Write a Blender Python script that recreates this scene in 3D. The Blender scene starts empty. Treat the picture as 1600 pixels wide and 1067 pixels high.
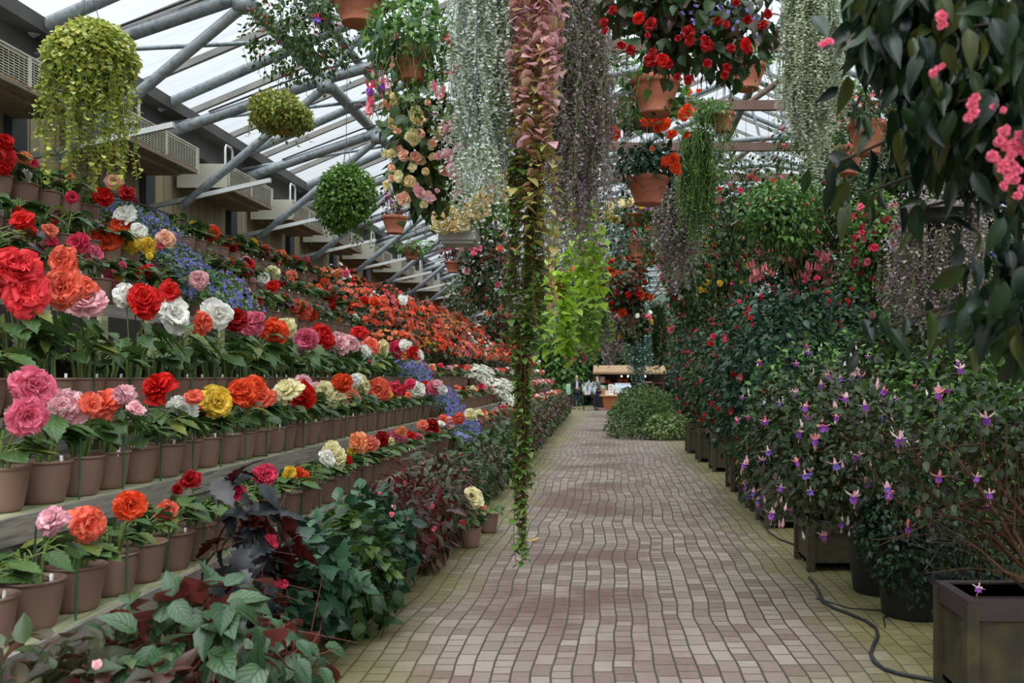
import bpy, math, random
import numpy as np
from mathutils import Vector, Matrix

PI = math.pi
F, CX, CY, EYE = 1500.0, 960.0, 588.0, 1.6          # focal length in pixels, vanishing point, eye height
COL = bpy.context.scene.collection

def P(px, py, Y):
    """world point seen at a pixel of the 1600 x 1067 photograph at distance Y down the aisle"""
    return Vector(((px - CX) * Y / F, Y, EYE + (CY - py) * Y / F))

# ------------------------------------------------------------------ objects
def tag(o, label=None, cat=None, group=None, kind=None):
    if label: o['label'] = label
    if cat: o['category'] = cat
    if group: o['group'] = group
    if kind: o['kind'] = kind
    return o

def empty(name, loc, label=None, cat=None, group=None, rz=0, kind=None):
    o = bpy.data.objects.new(name, None); COL.objects.link(o)
    o.location = loc; o.rotation_euler = (0, 0, rz); o.empty_display_size = .05
    return tag(o, label, cat, group, kind)

def place(name, me, parent=None, loc=(0, 0, 0), rot=None, scale=None, mats=None):
    o = bpy.data.objects.new(name, me); COL.objects.link(o)
    if parent: o.parent = parent
    o.location = loc
    if rot is not None:
        if isinstance(rot, Matrix): o.rotation_euler = rot.to_euler()
        else: o.rotation_euler = rot
    if scale is not None: o.scale = scale if hasattr(scale, '__len__') else (scale,) * 3
    if mats:
        for i, m in enumerate(mats):
            o.material_slots[i].link = 'OBJECT'; o.material_slots[i].material = m
    return o

# ------------------------------------------------------------------ meshes
class Geo:
    def __init__(s): s.ch = []; s.n = 0
    def add(s, V, Fc, mat=0, uv=None):
        V = np.asarray(V, float).reshape(-1, 3); Fc = np.asarray(Fc, int)
        s.ch.append((V, Fc + s.n, mat, np.zeros((len(V), 2)) if uv is None else np.asarray(uv, float)))
        s.n += len(V); return s
    def mesh(s, name, mats, smooth=True):
        me = bpy.data.meshes.new(name)
        V = np.concatenate([c[0] for c in s.ch]); UV = np.concatenate([c[3] for c in s.ch])
        loops = np.concatenate([c[1].ravel() for c in s.ch])
        tot = np.concatenate([np.full(len(c[1]), c[1].shape[1]) for c in s.ch])
        mi = np.concatenate([np.full(len(c[1]), c[2]) for c in s.ch])
        st = np.concatenate([[0], np.cumsum(tot)[:-1]])
        me.vertices.add(len(V)); me.vertices.foreach_set('co', V.ravel())
        me.loops.add(len(loops)); me.loops.foreach_set('vertex_index', loops.astype(np.int32))
        me.polygons.add(len(tot)); me.polygons.foreach_set('loop_start', st.astype(np.int32))
        me.polygons.foreach_set('loop_total', tot.astype(np.int32))
        me.polygons.foreach_set('material_index', mi.astype(np.int32))
        me.polygons.foreach_set('use_smooth', np.full(len(tot), smooth))
        ul = me.uv_layers.new(name='UVMap'); ul.data.foreach_set('uv', UV[loops].ravel())
        for m in mats: me.materials.append(m)
        me.update(calc_edges=True)
        return me
    def build(s, name, mats, parent=None, loc=(0, 0, 0), smooth=True, **k):
        if not isinstance(mats, (list, tuple)): mats = [mats]
        return place(name, s.mesh(name, mats, smooth), parent, loc, **k)

def box(g, lo, hi, mat=0):
    x0, y0, z0 = lo; x1, y1, z1 = hi
    V = [(x0, y0, z0), (x1, y0, z0), (x1, y1, z0), (x0, y1, z0), (x0, y0, z1), (x1, y0, z1), (x1, y1, z1), (x0, y1, z1)]
    return g.add(V, [(0, 3, 2, 1), (4, 5, 6, 7), (0, 1, 5, 4), (1, 2, 6, 5), (2, 3, 7, 6), (3, 0, 4, 7)], mat)

def tube(g, pts, r, n=6, mat=0):
    p = np.asarray([tuple(q) for q in pts], float); k = len(p)
    r = np.full(k, r) if np.isscalar(r) else np.asarray(r, float)
    t = np.gradient(p, axis=0); t /= np.linalg.norm(t, axis=1)[:, None] + 1e-9
    up = np.where(np.abs(t[:, 2:3]) > .9, [[1., 0, 0]], [[0, 0, 1.]])
    a = np.cross(t, up); a /= np.linalg.norm(a, axis=1)[:, None] + 1e-9
    b = np.cross(t, a)
    ang = np.arange(n) * 2 * PI / n
    V = p[:, None] + r[:, None, None] * (np.cos(ang)[None, :, None] * a[:, None] + np.sin(ang)[None, :, None] * b[:, None])
    i, j = np.meshgrid(np.arange(k - 1), np.arange(n), indexing='ij'); j2 = (j + 1) % n
    Fc = np.stack([i * n + j, i * n + j2, (i + 1) * n + j2, (i + 1) * n + j], -1).reshape(-1, 4)
    g.add(V.reshape(-1, 3), Fc, mat)
    for e, rev in ((0, 0), (k - 1, 1)):
        q = list(range(e * n, e * n + n)); g.add(V.reshape(-1, 3)[q], [list(range(n))[::-1 if not rev else 1]], mat)
    return g

def lathe(g, prof, n=28, mat=0, c=(0, 0, 0)):
    pr = np.asarray(prof, float); k = len(pr); ang = np.arange(n) * 2 * PI / n
    V = np.stack([pr[:, 0:1] * np.cos(ang), pr[:, 0:1] * np.sin(ang), np.repeat(pr[:, 1:2], n, 1)], -1) + np.asarray(c)
    i, j = np.meshgrid(np.arange(k - 1), np.arange(n), indexing='ij'); j2 = (j + 1) % n
    Fc = np.stack([i * n + j, i * n + j2, (i + 1) * n + j2, (i + 1) * n + j], -1).reshape(-1, 4)
    return g.add(V.reshape(-1, 3), Fc, mat)

# leaf and petal templates: base at the origin, tip at y = 1, face up +z
def blade(rows, wf, cols=3, fold=.2, droop=.25, ruf=0., jag=0., lean=0., lobe=0., cup=0., ph=0., frill=0.):
    t = np.linspace(0, 1, rows); s = np.linspace(-1, 1, cols)
    T, S = np.meshgrid(t, s, indexing='ij')
    W = np.array([wf(x) for x in t])[:, None] * np.ones((1, cols))
    if jag: W = W * (1 + jag * np.where(np.arange(rows) % 2, 1, -1))[:, None]
    X = S * W + lean * np.sin(PI * T)
    if frill: T = T - frill * (1 + np.sin(S * 9 + ph * 3)) * T ** 4
    Yv = T - lobe * np.abs(S) * (1 - T) ** 2
    Z = fold * np.abs(S) * W - droop * T * T + cup * (S * S) * W + ruf * np.sin(S * 7 + T * 6 + ph) * np.abs(T)
    i, j = np.meshgrid(np.arange(rows - 1), np.arange(cols - 1), indexing='ij')
    Fc = np.stack([i * cols + j, i * cols + j + 1, (i + 1) * cols + j + 1, (i + 1) * cols + j], -1).reshape(-1, 4)
    return np.stack([X, Yv, Z], -1).reshape(-1, 3), Fc, np.stack([S * .5 + .5, T], -1).reshape(-1, 2)

sinw = lambda w, p=.75: (lambda t: max(.012, w * math.sin(PI * min(1, max(0, t)) ** p)))
LEAF = {
    'ovate': blade(5, sinw(.30), droop=.22),
    'small': blade(4, sinw(.34), droop=.15, fold=.3),
    'lance': blade(6, sinw(.17, .8), droop=.35),
    'droop': blade(8, sinw(.20, .7), cols=5, droop=.30, fold=.35),
    'begonia': blade(12, sinw(.44, .62), cols=5, droop=.25, fold=.22, jag=.13, lean=.12, lobe=.2, ruf=.03),
    'rex': blade(9, sinw(.33, .68), cols=5, droop=.3, fold=.3, jag=.05, lean=.05, lobe=.08, ruf=.015),
    'angel': blade(12, sinw(.34, .6), cols=5, droop=.35, fold=.25, jag=.2, lean=.12, lobe=.2, ruf=.02),
    'heart': blade(6, sinw(.48, .5), cols=5, droop=.25, fold=.15, lobe=.28),
    'round': blade(4, sinw(.5, .6), cols=3, droop=.12, fold=.2, lobe=.15),
    'needle': blade(3, sinw(.10), cols=2, droop=.1, fold=0),
    'petal5': blade(4, sinw(.36, 1.3), cols=3, droop=-.05, fold=.1),
}

def unit(a): return a / (np.linalg.norm(a, axis=-1, keepdims=True) + 1e-9)

def instances(g, T, pos, d, nrm, sc, mat=0, wscale=None):
    """one copy of template T per row: pos, direction of the tip, upward normal, size"""
    V, Fc, UV = T; pos = np.asarray(pos, float); N = len(pos)
    if N == 0: return g
    d = unit(np.asarray(d, float)); side = unit(np.cross(d, nrm)); n2 = np.cross(side, d)
    sc = np.full(N, sc) if np.isscalar(sc) else np.asarray(sc)
    w = sc if wscale is None else sc * wscale
    R = np.stack([side * w[:, None], d * sc[:, None], n2 * sc[:, None]], 1)      # N,3,3 rows
    W = np.einsum('vk,nkj->nvj', V, R) + pos[:, None]
    FF = (Fc[None] + (np.arange(N) * len(V))[:, None, None]).reshape(-1, Fc.shape[1])
    return g.add(W.reshape(-1, 3), FF, mat, np.tile(UV, (N, 1)))

# ------------------------------------------------------------------ materials
def hx(h):
    h = h.lstrip('#'); v = [int(h[i:i + 2], 16) / 255 for i in (0, 2, 4)]
    return tuple(x / 12.92 if x <= .04045 else ((x + .055) / 1.055) ** 2.4 for x in v) + (1,)

def newmat(name):
    m = bpy.data.materials.new(name); m.use_nodes = True
    nt = m.node_tree; b = nt.nodes['Principled BSDF']
    return m, nt, nt.nodes, nt.links, b

def ramp(nt, cols, fac, interp='LINEAR'):
    r = nt.nodes.new('ShaderNodeValToRGB'); r.color_ramp.interpolation = interp; e = r.color_ramp.elements
    while len(e) < len(cols): e.new(.5)
    for i, c in enumerate(cols):
        e[i].position = i / max(1, len(cols) - 1); e[i].color = hx(c) if isinstance(c, str) else c
    nt.links.new(fac, r.inputs['Fac']); return r.outputs['Color']

def noise(nt, scale, detail=3, coord='Object', vec=None):
    n = nt.nodes.new('ShaderNodeTexNoise'); n.inputs['Scale'].default_value = scale; n.inputs['Detail'].default_value = detail
    if vec is None:
        tc = nt.nodes.new('ShaderNodeTexCoord'); vec = tc.outputs[coord]
    nt.links.new(vec, n.inputs['Vector']); return n.outputs['Fac']

def mixc(nt, a, b, fac, mode='MIX'):
    m = nt.nodes.new('ShaderNodeMix'); m.data_type = 'RGBA'; m.blend_type = mode
    for s, v in ((m.inputs['A'], a), (m.inputs['B'], b)):
        if hasattr(v, 'links') or hasattr(v, 'is_linked'): nt.links.new(v, s)
        else: s.default_value = hx(v) if isinstance(v, str) else v
    f = m.inputs['Factor']
    if hasattr(fac, 'is_linked'): nt.links.new(fac, f)
    else: f.default_value = fac
    return m.outputs['Result']

def mth(nt, op, a, b=None, c=None):
    m = nt.nodes.new('ShaderNodeMath'); m.operation = op
    for i, v in enumerate((a, b, c)):
        if v is None: continue
        if hasattr(v, 'is_linked'): nt.links.new(v, m.inputs[i])
        else: m.inputs[i].default_value = v
    return m.outputs[0]

def plain(name, cols, rough=.6, nscale=6, metal=0., bump=0., detail=4, spec=None, stretch=None):
    m, nt, N, L, b = newmat(name)
    if isinstance(cols, str): cols = [cols]
    b.inputs['Roughness'].default_value = rough; b.inputs['Metallic'].default_value = metal
    if spec is not None: b.inputs['Specular IOR Level'].default_value = spec
    vec = None
    if stretch:
        tc = N.new('ShaderNodeTexCoord'); mp = N.new('ShaderNodeMapping'); mp.inputs['Scale'].default_value = stretch
        L.new(tc.outputs['Object'], mp.inputs['Vector']); vec = mp.outputs['Vector']
    if len(cols) > 1 or bump:
        f = noise(nt, nscale, detail, vec=vec)
        st = N.new('ShaderNodeMapRange'); st.inputs['From Min'].default_value = .3; st.inputs['From Max'].default_value = .7
        L.new(f, st.inputs['Value'])
        if len(cols) > 1: L.new(ramp(nt, cols, st.outputs[0]), b.inputs['Base Color'])
        else: b.inputs['Base Color'].default_value = hx(cols[0])
        if bump:
            bp = N.new('ShaderNodeBump'); bp.inputs['Strength'].default_value = bump; bp.inputs['Distance'].default_value = .01
            L.new(f, bp.inputs['Height']); L.new(bp.outputs[0], b.inputs['Normal'])
    else: b.inputs['Base Color'].default_value = hx(cols[0])
    return m

def deep(h, f):
    return tuple(v * f for v in hx(h)[:3]) + (1,)
def leafmat(name, cols, rough=.42, trans=.3, vein=None, back=None, spec=.4, f=1.):
    m, nt, N, L, b = newmat(name)
    cols = [deep(c, f) for c in cols]
    geo = N.new('ShaderNodeNewGeometry')
    c = ramp(nt, cols, geo.outputs['Random Per Island'])
    if vein or back:
        uv = N.new('ShaderNodeUVMap'); sp = N.new('ShaderNodeSeparateXYZ'); L.new(uv.outputs[0], sp.inputs[0])
        a = mth(nt, 'ABSOLUTE', mth(nt, 'SUBTRACT', sp.outputs[0], .5))
    if vein:                                            # (colour, strength): midrib and side veins of the blade
        k = mth(nt, 'FRACT', mth(nt, 'MULTIPLY', mth(nt, 'SUBTRACT', sp.outputs[1], mth(nt, 'MULTIPLY', a, .8)), 6.0))
        side = mth(nt, 'LESS_THAN', k, .26)
        mid = mth(nt, 'LESS_THAN', a, .045)
        v = mth(nt, 'MULTIPLY', mth(nt, 'MAXIMUM', side, mid), vein[1])
        c = mixc(nt, c, vein[0], v)
    if back:
        c = mixc(nt, c, back, geo.outputs['Backfacing'])
    L.new(c, b.inputs['Base Color']); b.inputs['Roughness'].default_value = rough; b.inputs['Specular IOR Level'].default_value = spec
    if trans:
        t = N.new('ShaderNodeBsdfTranslucent'); mx = N.new('ShaderNodeMixShader'); mx.inputs[0].default_value = trans
        L.new(c, t.inputs['Color']); L.new(b.outputs[0], mx.inputs[1]); L.new(t.outputs[0], mx.inputs[2])
        L.new(mx.outputs[0], N['Material Output'].inputs['Surface'])
    return m

def petalmat(name, centre, edge, rough=.55, trans=.35):
    m, nt, N, L, b = newmat(name)
    uv = N.new('ShaderNodeUVMap'); sp = N.new('ShaderNodeSeparateXYZ'); L.new(uv.outputs[0], sp.inputs[0])
    f = mth(nt, 'POWER', sp.outputs[1], 1.8)
    c = mixc(nt, centre, edge, f)
    geo = N.new('ShaderNodeNewGeometry')
    hs = N.new('ShaderNodeHueSaturation')
    L.new(c, hs.inputs['Color']); L.new(mth(nt, 'MULTIPLY_ADD', geo.outputs['Random Per Island'], .22, .88), hs.inputs['Value'])
    c = hs.outputs[0]
    L.new(c, b.inputs['Base Color']); b.inputs['Roughness'].default_value = rough; b.inputs['Specular IOR Level'].default_value = .25
    t = N.new('ShaderNodeBsdfTranslucent'); mx = N.new('ShaderNodeMixShader'); mx.inputs[0].default_value = trans
    L.new(c, t.inputs['Color']); L.new(b.outputs[0], mx.inputs[1]); L.new(t.outputs[0], mx.inputs[2])
    L.new(mx.outputs[0], N['Material Output'].inputs['Surface'])
    return m

def emit(name, col, s):
    m, nt, N, L, b = newmat(name)
    b.inputs['Base Color'].default_value = hx(col); b.inputs['Emission Color'].default_value = hx(col); b.inputs['Emission Strength'].default_value = s
    return m

M = {}
M['pot'] = plain('brown_plastic', ['#7d6153', '#88695a'], .45, 3)
M['soil'] = plain('potting_soil', ['#1d1512', '#3a2c22'], .95, 60, bump=.6)
M['terracotta'] = plain('terracotta', ['#95543e', '#a8644a', '#9c5b42'], .75, 9)
M['blackpot'] = plain('black_plastic', ['#121314', '#1a1b1c'], .5)
M['greypot'] = plain('grey_planter', ['#9b9892', '#aaa79f'], .7)
M['stake'] = plain('green_cane', '#2f5a38', .5)
M['stakedark'] = plain('dark_stem', '#27331f', .6)
M['tagw'] = plain('white_plastic', '#e8e8e4', .5)
M['wire'] = plain('wire', '#4b4d4e', .5, metal=.6)
M['stem'] = plain('green_stem', ['#5c7334', '#7a8a48'], .5)
M['redstem'] = plain('red_stem', '#7a3b30', .5)
M['bark'] = plain('brown_bark', ['#3c2718', '#573721'], .85, 20)
M['darkbark'] = plain('dark_twig', ['#2a2117', '#3c3122'], .85, 20)
M['galv'] = plain('galvanised_steel', ['#5d6468', '#83898c', '#6a7174'], .5, 14, metal=.2)
M['galvlight'] = plain('light_channel', ['#b4b8b6', '#c6c9c6'], .5, 8, metal=.1)
M['cable'] = plain('black_cable', '#202224', .6)
M['brownbeam'] = plain('red_brown_steel', ['#5a4038', '#6d5046'], .6, 5)
M['barsteel'] = plain('glazing_bar_steel', ['#5d5c58', '#77746d'], .6, 4)
M['eave'] = plain('dark_eave_steel', ['#3b3a39', '#4c4a47'], .7, 3)
M['column'] = plain('dark_column_steel', ['#2f3338', '#3c4147'], .55, 4)
M['acbody'] = plain('beige_enamel', ['#b8b4a4', '#c6c2b2', '#aea893'], .5, 2)
M['acbelow'] = plain('rusty_enamel', ['#6e604c', '#897a61', '#5c4a38'], .75, 3)
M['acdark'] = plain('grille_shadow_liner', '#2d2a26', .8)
M['rust'] = plain('rust_stain', ['#7a4a2c', '#a8917a'], .8, 30)
M['greywood'] = plain('weathered_wood', ['#6d675e', '#8b857a', '#5a544c'], .85, 5, bump=.3, stretch=(8, .6, 8))
M['mosswood'] = plain('mossy_wood', ['#8d8a6e', '#a8a886', '#7d8456', '#96917c'], .85, 4, bump=.3, stretch=(8, .7, 8))
M['darkwood'] = plain('shaded_gap_wood', ['#231d18', '#322923'], .85, 5, stretch=(8, .6, 8))  # dark board colour stands for the shade in the gaps behind upper shelves
M['boxwood'] = plain('planter_wood', ['#342d22', '#443c2b', '#3a4022'], .85, 5, bump=.3, stretch=(2, 2, 6))
M['boxdark'] = plain('dark_red_brown_wood', ['#2b1f1d', '#352725'], .8, 5, stretch=(2, 2, 8))
M['boxmoss'] = plain('mossy_dark_wood', ['#1f1a14', '#292417', '#3a3718', '#221b16'], .85, 4, bump=.3)

G_BEG = ['#1f3f22', '#2d5530', '#3e6b38', '#567f3e', '#7f9440']
M['beg'] = leafmat('begonia_leaf', ['#24401f', '#38562a', '#4a6c34', '#648040', '#3a5c2c', '#8f9440'], .4, .25, ('#6c8a55', .35), f=0.72)
M['begdark'] = leafmat('dark_begonia_leaf', ['#2b1d22', '#3a2529', '#31262f', '#48302c'], .35, .12, back='#6b2326', f=0.7)
M['begsmall'] = leafmat('small_begonia_leaf', ['#2a4524', '#3e602e', '#503a2a', '#364a28'], .42, .25, f=0.75)
M['silver'] = leafmat('silver_veined_leaf', ['#557a4e', '#6a8c5c', '#5c8256', '#4a6e46'], .35, .15, ('#1a351e', .95), back='#7a3a35', f=0.42)
M['angel'] = leafmat('angel_wing_leaf', ['#2c3537', '#3a4548', '#33292d', '#49575a'], .3, .06, back='#451614', f=0.3)
M['green'] = leafmat('green_leaf', ['#263f1c', '#385826', '#4a6d2e', '#688540'], .4, .28, f=0.65)
M['bluegreen'] = leafmat('blue_green_leaf', ['#1f3d2d', '#2c5038', '#3f6a48', '#55805a'], .35, .2, f=0.6)
M['midgreen'] = leafmat('mid_green_leaf', ['#33562b', '#47702f', '#628c3c', '#7fa350'], .42, .3, f=0.85)
M['darkgreen'] = leafmat('dark_green_leaf', ['#16291a', '#1f3822', '#2b4a2a', '#375a30'], .4, .2, f=0.62)
M['treeleaf'] = leafmat('large_dark_leaf', ['#1d3324', '#274230', '#2f4c2b', '#3d5c2c', '#6a6d2a'], .3, .3, f=0.42)
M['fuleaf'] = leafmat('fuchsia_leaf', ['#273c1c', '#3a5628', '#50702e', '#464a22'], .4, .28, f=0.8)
M['yelgreen'] = leafmat('yellow_green_leaf', ['#6f8a34', '#94a23c', '#b3b44e', '#cdc96c', '#7f983c', '#dad98c'], .4, .35)
M['yelgreen2'] = leafmat('variegated_leaf', ['#5f7a33', '#8a9438', '#b3ab4c', '#7d8a3c'], .4, .3, f=0.9)
M['ballgreen'] = leafmat('bright_green_leaf', ['#4d7a2a', '#6a9636', '#86ad47', '#3f6a28'], .4, .3, f=0.7)
M['lime'] = leafmat('lime_leaf', ['#86b02a', '#a3c83a', '#bcd955', '#7aa52e'], .42, .45)
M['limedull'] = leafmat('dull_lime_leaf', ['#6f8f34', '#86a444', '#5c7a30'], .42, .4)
M['silverleaf'] = leafmat('silver_leaf', ['#ccd1cc', '#dfe3de', '#b8bfb8', '#ecefea'], .45, .45)
M['silvergreen'] = leafmat('silver_green_leaf', ['#c0c5b2', '#d6dac8', '#a6ad96', '#e6e8dc'], .45, .45)
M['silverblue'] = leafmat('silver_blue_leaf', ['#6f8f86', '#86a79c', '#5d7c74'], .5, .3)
M['purple'] = leafmat('grey_purple_leaf', ['#a08a98', '#b8a2ac', '#877480', '#c4aeb4', '#908a74'], .45, .42)
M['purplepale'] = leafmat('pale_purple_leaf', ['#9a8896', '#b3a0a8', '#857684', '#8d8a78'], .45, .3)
M['pinkbronze'] = leafmat('pink_bronze_leaf', ['#d09aa4', '#e2b4b8', '#bf8886', '#c0aa78', '#dba8ac'], .45, .4)
M['bronze'] = leafmat('olive_bronze_leaf', ['#a3a056', '#b8b46a', '#bd8c70', '#8c9c4c'], .45, .38)
M['vinegreen'] = leafmat('vine_green_leaf', ['#3f5f28', '#55762f', '#6d8a3c', '#4a5a28'], .42, .35, f=0.95)
M['fudark'] = leafmat('shaded_fuchsia_leaf', ['#26381c', '#34502a', '#40401f', '#4a6a30', '#33301a'], .42, .22, f=.5)  # darker copy of the fuchsia leaf, right foreground shade put into its colour
M['brownleaf'] = leafmat('bronze_begonia_leaf', ['#5a4a36', '#66784c', '#4a5c40', '#6f4a3c', '#54684a'], .4, .25, f=0.6)
M['redleaf'] = leafmat('dark_red_leaf', ['#3a1d1c', '#4e2722', '#2f3a25', '#5e3530', '#3f4a2c'], .38, .2, back='#6b2a2a', f=0.7)
M['mound'] = leafmat('hedge_leaf', ['#3a5420', '#4f6a28', '#68823a', '#2c4420'], .5, .25, f=0.75)
M['moundlight'] = leafmat('variegated_hedge_leaf', ['#5f7c3c', '#8aa05a', '#a8b878', '#4a6a34'], .5, .25, f=0.75)

# petals: code -> (word, material)
PET = {}
for code, word, c, e in (
    ('R', 'red', '#c01512', '#e2281f'), ('D', 'dark red', '#8c0a10', '#b01418'), ('C', 'coral', '#ee6444', '#f48068'),
    ('O', 'orange red', '#e8481e', '#f26034'), ('S', 'salmon', '#f07858', '#f59a80'), ('P', 'pink', '#e8587a', '#f28aa2'),
    ('M', 'rose pink', '#d83050', '#ea5070'), ('L', 'pale pink', '#f3a9b0', '#f6cdd2'), ('W', 'white', '#f8f5e6', '#fdfcf8'),
    ('Y', 'yellow', '#eec22e', '#f2d65c'), ('K', 'cream', '#eee2a0', '#f4eec6'), ('A', 'peach orange', '#f48a4e', '#f7ab7c'),
    ('B', 'big coral red', '#e2323a', '#ee4a4e'), ('V', 'lilac', '#8e84d8', '#b3ace8'), ('X', 'pink edged white', '#f6dfe0', '#f29ab0'),
    ('E', 'peach', '#f3b493', '#f6cbb2'), ('T', 'tan cream', '#e8c98a', '#f0dcae')):
    PET[code] = (word, petalmat('petal_' + word.replace(' ', '_'), c, e))
def pm(c): return PET[c][1]
FU = {}
for k, c, e in (('pink', '#f0909c', '#f3b3b6'), ('hotpink', '#e2406a', '#ea6a86'), ('red', '#c81e3c', '#d83048'), ('darkred', '#8c1026', '#a8142c'), ('white', '#efe3e4', '#f4ecea'),
                ('blush', '#eebfc6', '#f3dcdc'), ('purple', '#9048b0', '#ab68c6'), ('violet', '#7558bc', '#9a82d2'), ('magenta', '#a81e8a', '#c03aa4'),
                ('coralpink', '#f48492', '#f7acb2'), ('orange', '#ee5a34', '#f07a50'), ('peach', '#f3c0a8', '#f6d8c4')):
    FU[k] = petalmat('fuchsia_' + k, c, e)
M['lobelia'] = petalmat('lobelia_blue', '#6f69b4', '#9a95d2')
M['lilac'] = petalmat('lilac_bloom', '#9a92da', '#c0bbee')
M['whitebloom'] = petalmat('white_bloom', '#e9e6d2', '#f3f1e6')
# ------------------------------------------------------------------ flowers (unit size, shared by every copy)
pw = lambda w: (lambda t: max(.04, w * math.sin(PI * (t * .84 + .06) ** 1.25)))
def rosette(name, seed, rings, ruf=.05, rows=5, cols=5, cup=.5, centre=False, jit=15, frill=0.):
    rs = np.random.RandomState(seed); g = Geo()
    for k, (n, tilt, ln, w) in enumerate(rings):
        T = blade(rows, pw(w / ln), cols=cols, fold=0, droop=.22, cup=cup, ruf=ruf, ph=rs.rand() * 6, frill=frill)
        ph = (np.arange(n) + rs.rand() + rs.uniform(-.12, .12, n)) * 2 * PI / n
        tl = np.radians(tilt + rs.uniform(-jit, jit, n))
        rad = np.stack([np.cos(ph), np.sin(ph), 0 * ph], 1); ax = np.array([0, 0, 1.])
        d = np.sin(tl)[:, None] * rad + np.cos(tl)[:, None] * ax
        nr = np.sin(tl)[:, None] * ax - np.cos(tl)[:, None] * rad
        instances(g, T, rad * .02 * ln + ax * (.015 * k), d, nr, ln * rs.uniform(.78, 1.12, n), 0)
    mats = [None]
    if centre:
        lathe(g, [(0, .12), (.05, .11), (.07, .06), (.04, .0)], 8, 1); mats = [None, None]
    return g.mesh(name, mats)
DOUBLE = [(5, 104, .58, .42), (6, 80, .53, .38), (6, 62, .47, .36), (6, 44, .40, .32), (5, 26, .32, .26), (4, 10, .25, .2)]
LOOSE = [(4, 98, .62, .44), (5, 72, .55, .38), (5, 46, .46, .34), (4, 22, .34, .26)]
FL_DOUBLE = [rosette('double_bloom', s, DOUBLE if s % 2 else LOOSE, .13 + .03 * (s % 3), rows=6, cols=9, cup=.25, frill=.07, jit=20) for s in range(6)]
FL_CAM = [rosette('frilled_bloom', 20 + s, [(8, 96, .52, .30), (8, 78, .50, .28), (8, 60, .46, .26), (7, 44, .40, .24), (6, 26, .32, .2), (4, 10, .24, .14)], .09, cols=7, cup=.3, frill=.12, jit=16) for s in range(3)]
FL_SEMI = [rosette('loose_bloom', 40 + s, [(4, 96, .56, .42), (4, 66, .46, .34), (4, 30, .32, .22)], .11, rows=5, cols=5, jit=24) for s in range(3)]
FL_LOW = [rosette('small_bloom', 60 + s, [(6, 80, .5, .42), (5, 48, .38, .32)], .03, rows=4, cols=3) for s in range(2)]
FL_STAR = [rosette('star_bloom', 70, [(5, 84, .5, .2)], 0, rows=4, cols=3)]

def fuchsia_mesh(name, seed, tub=.22, sep=.40, cor=.36, flare=100, spread=26, dbl=False):
    rs = np.random.RandomState(seed); g = Geo()
    tube(g, [(0, 0, 0), (.01, 0, -.14), (0, 0, -.26)], .012, 4, 2)
    lathe(g, [(.03, -.24), (.05, -.28), (.042, -.32), (.05, -.26 - tub), (.075, -.30 - tub)], 8, 0)
    z0 = -.29 - tub
    def ringp(n, tilt, ln, w, mat, z, curve):
        T = blade(5, sinw(w / ln, .8), cols=3, fold=.15, droop=curve)
        ph = (np.arange(n) + rs.rand()) * 2 * PI / n; tl = np.radians(tilt + rs.uniform(-10, 10, n))
        rad = np.stack([np.cos(ph), np.sin(ph), 0 * ph], 1); ax = np.array([0, 0, -1.])
        d = np.sin(tl)[:, None] * rad + np.cos(tl)[:, None] * ax
        nr = np.sin(tl)[:, None] * ax - np.cos(tl)[:, None] * rad
        instances(g, T, rad * .05 + np.array([0, 0, z]), d, nr, ln, mat)
    ringp(4, flare, sep, .085, 0, z0, .35)
    ringp(6, spread, cor, .15, 1, z0 + .02, -.1)
    if dbl: ringp(6, spread * .5, cor * .95, .13, 1, z0 + .02, 0)
    for k in range(3): tube(g, [(0, 0, z0), (.02 * k - .02, .02, z0 - cor * 1.2), (.03 * k - .03, .02 * k, z0 - cor - .22)], .008, 3, 0)
    return g.mesh(name, [None, None, M['stem']])
FL_FU = [fuchsia_mesh('fuchsia_bloom', 1), fuchsia_mesh('fuchsia_bloom', 2, .18, .36, .34, 75, 34, True), fuchsia_mesh('fuchsia_bloom', 3, .25, .34, .30, 120, 20)]
def bud_mesh():
    g = Geo(); tube(g, [(0, 0, 0), (.01, 0, -.2), (0, 0, -.35)], .014, 4, 1)
    lathe(g, [(.02, -.33), (.06, -.4), (.055, -.5), (.12, -.66), (.13, -.78), (.07, -.93), (.005, -1)], 8, 0)
    return g.mesh('fuchsia_bud', [None, M['stem']])
FL_BUD = [bud_mesh()]
def cluster_mesh(seed, n=9):
    rs = np.random.RandomState(seed); g = Geo()
    for k in range(n):
        a = rs.rand() * 6.28; r = .12 + .2 * rs.rand(); x, y = r * math.cos(a), r * math.sin(a); z = -.15 - .25 * rs.rand()
        tube(g, [(0, 0, 0), (x * .6, y * .6, -.05), (x, y, z)], .012, 3, 1)
        tube(g, [(x, y, z), (x * 1.05, y * 1.05, z - .25), (x * 1.1, y * 1.1, z - .42)], [.03, .045, .06], 6, 0)
        ph = np.arange(4) * PI / 2 + a; rad = np.stack([np.cos(ph), np.sin(ph), 0 * ph], 1)
        instances(g, LEAF['petal5'], np.array([[x * 1.1, y * 1.1, z - .42]] * 4), rad + np.array([0, 0, -.5]), np.array([[0, 0, 1.]] * 4), .14, 0)
    return g.mesh('pendulous_cluster', [None, M['stem']])
FL_CLU = [cluster_mesh(1), cluster_mesh(2)]

# ------------------------------------------------------------------ pots
def profile_mesh(name, prof, mat, n=30):
    g = Geo(); lathe(g, prof, n); return g.mesh(name, [mat])
POT_R, POT_H = .125, .20
ME_POT = profile_mesh('pot', [(0, .004), (.08, .0), (.086, .006), (.094, .03), (.108, .10), (.117, .178), (.117, .186), (.125, .188), (.127, .195), (.124, .2), (.112, .199), (.108, .17), (.10, .12)], M['pot'])
ME_SOIL = profile_mesh('soil', [(.109, .172), (.08, .176), (.04, .180), (0, .181)], M['soil'], 24)
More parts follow.
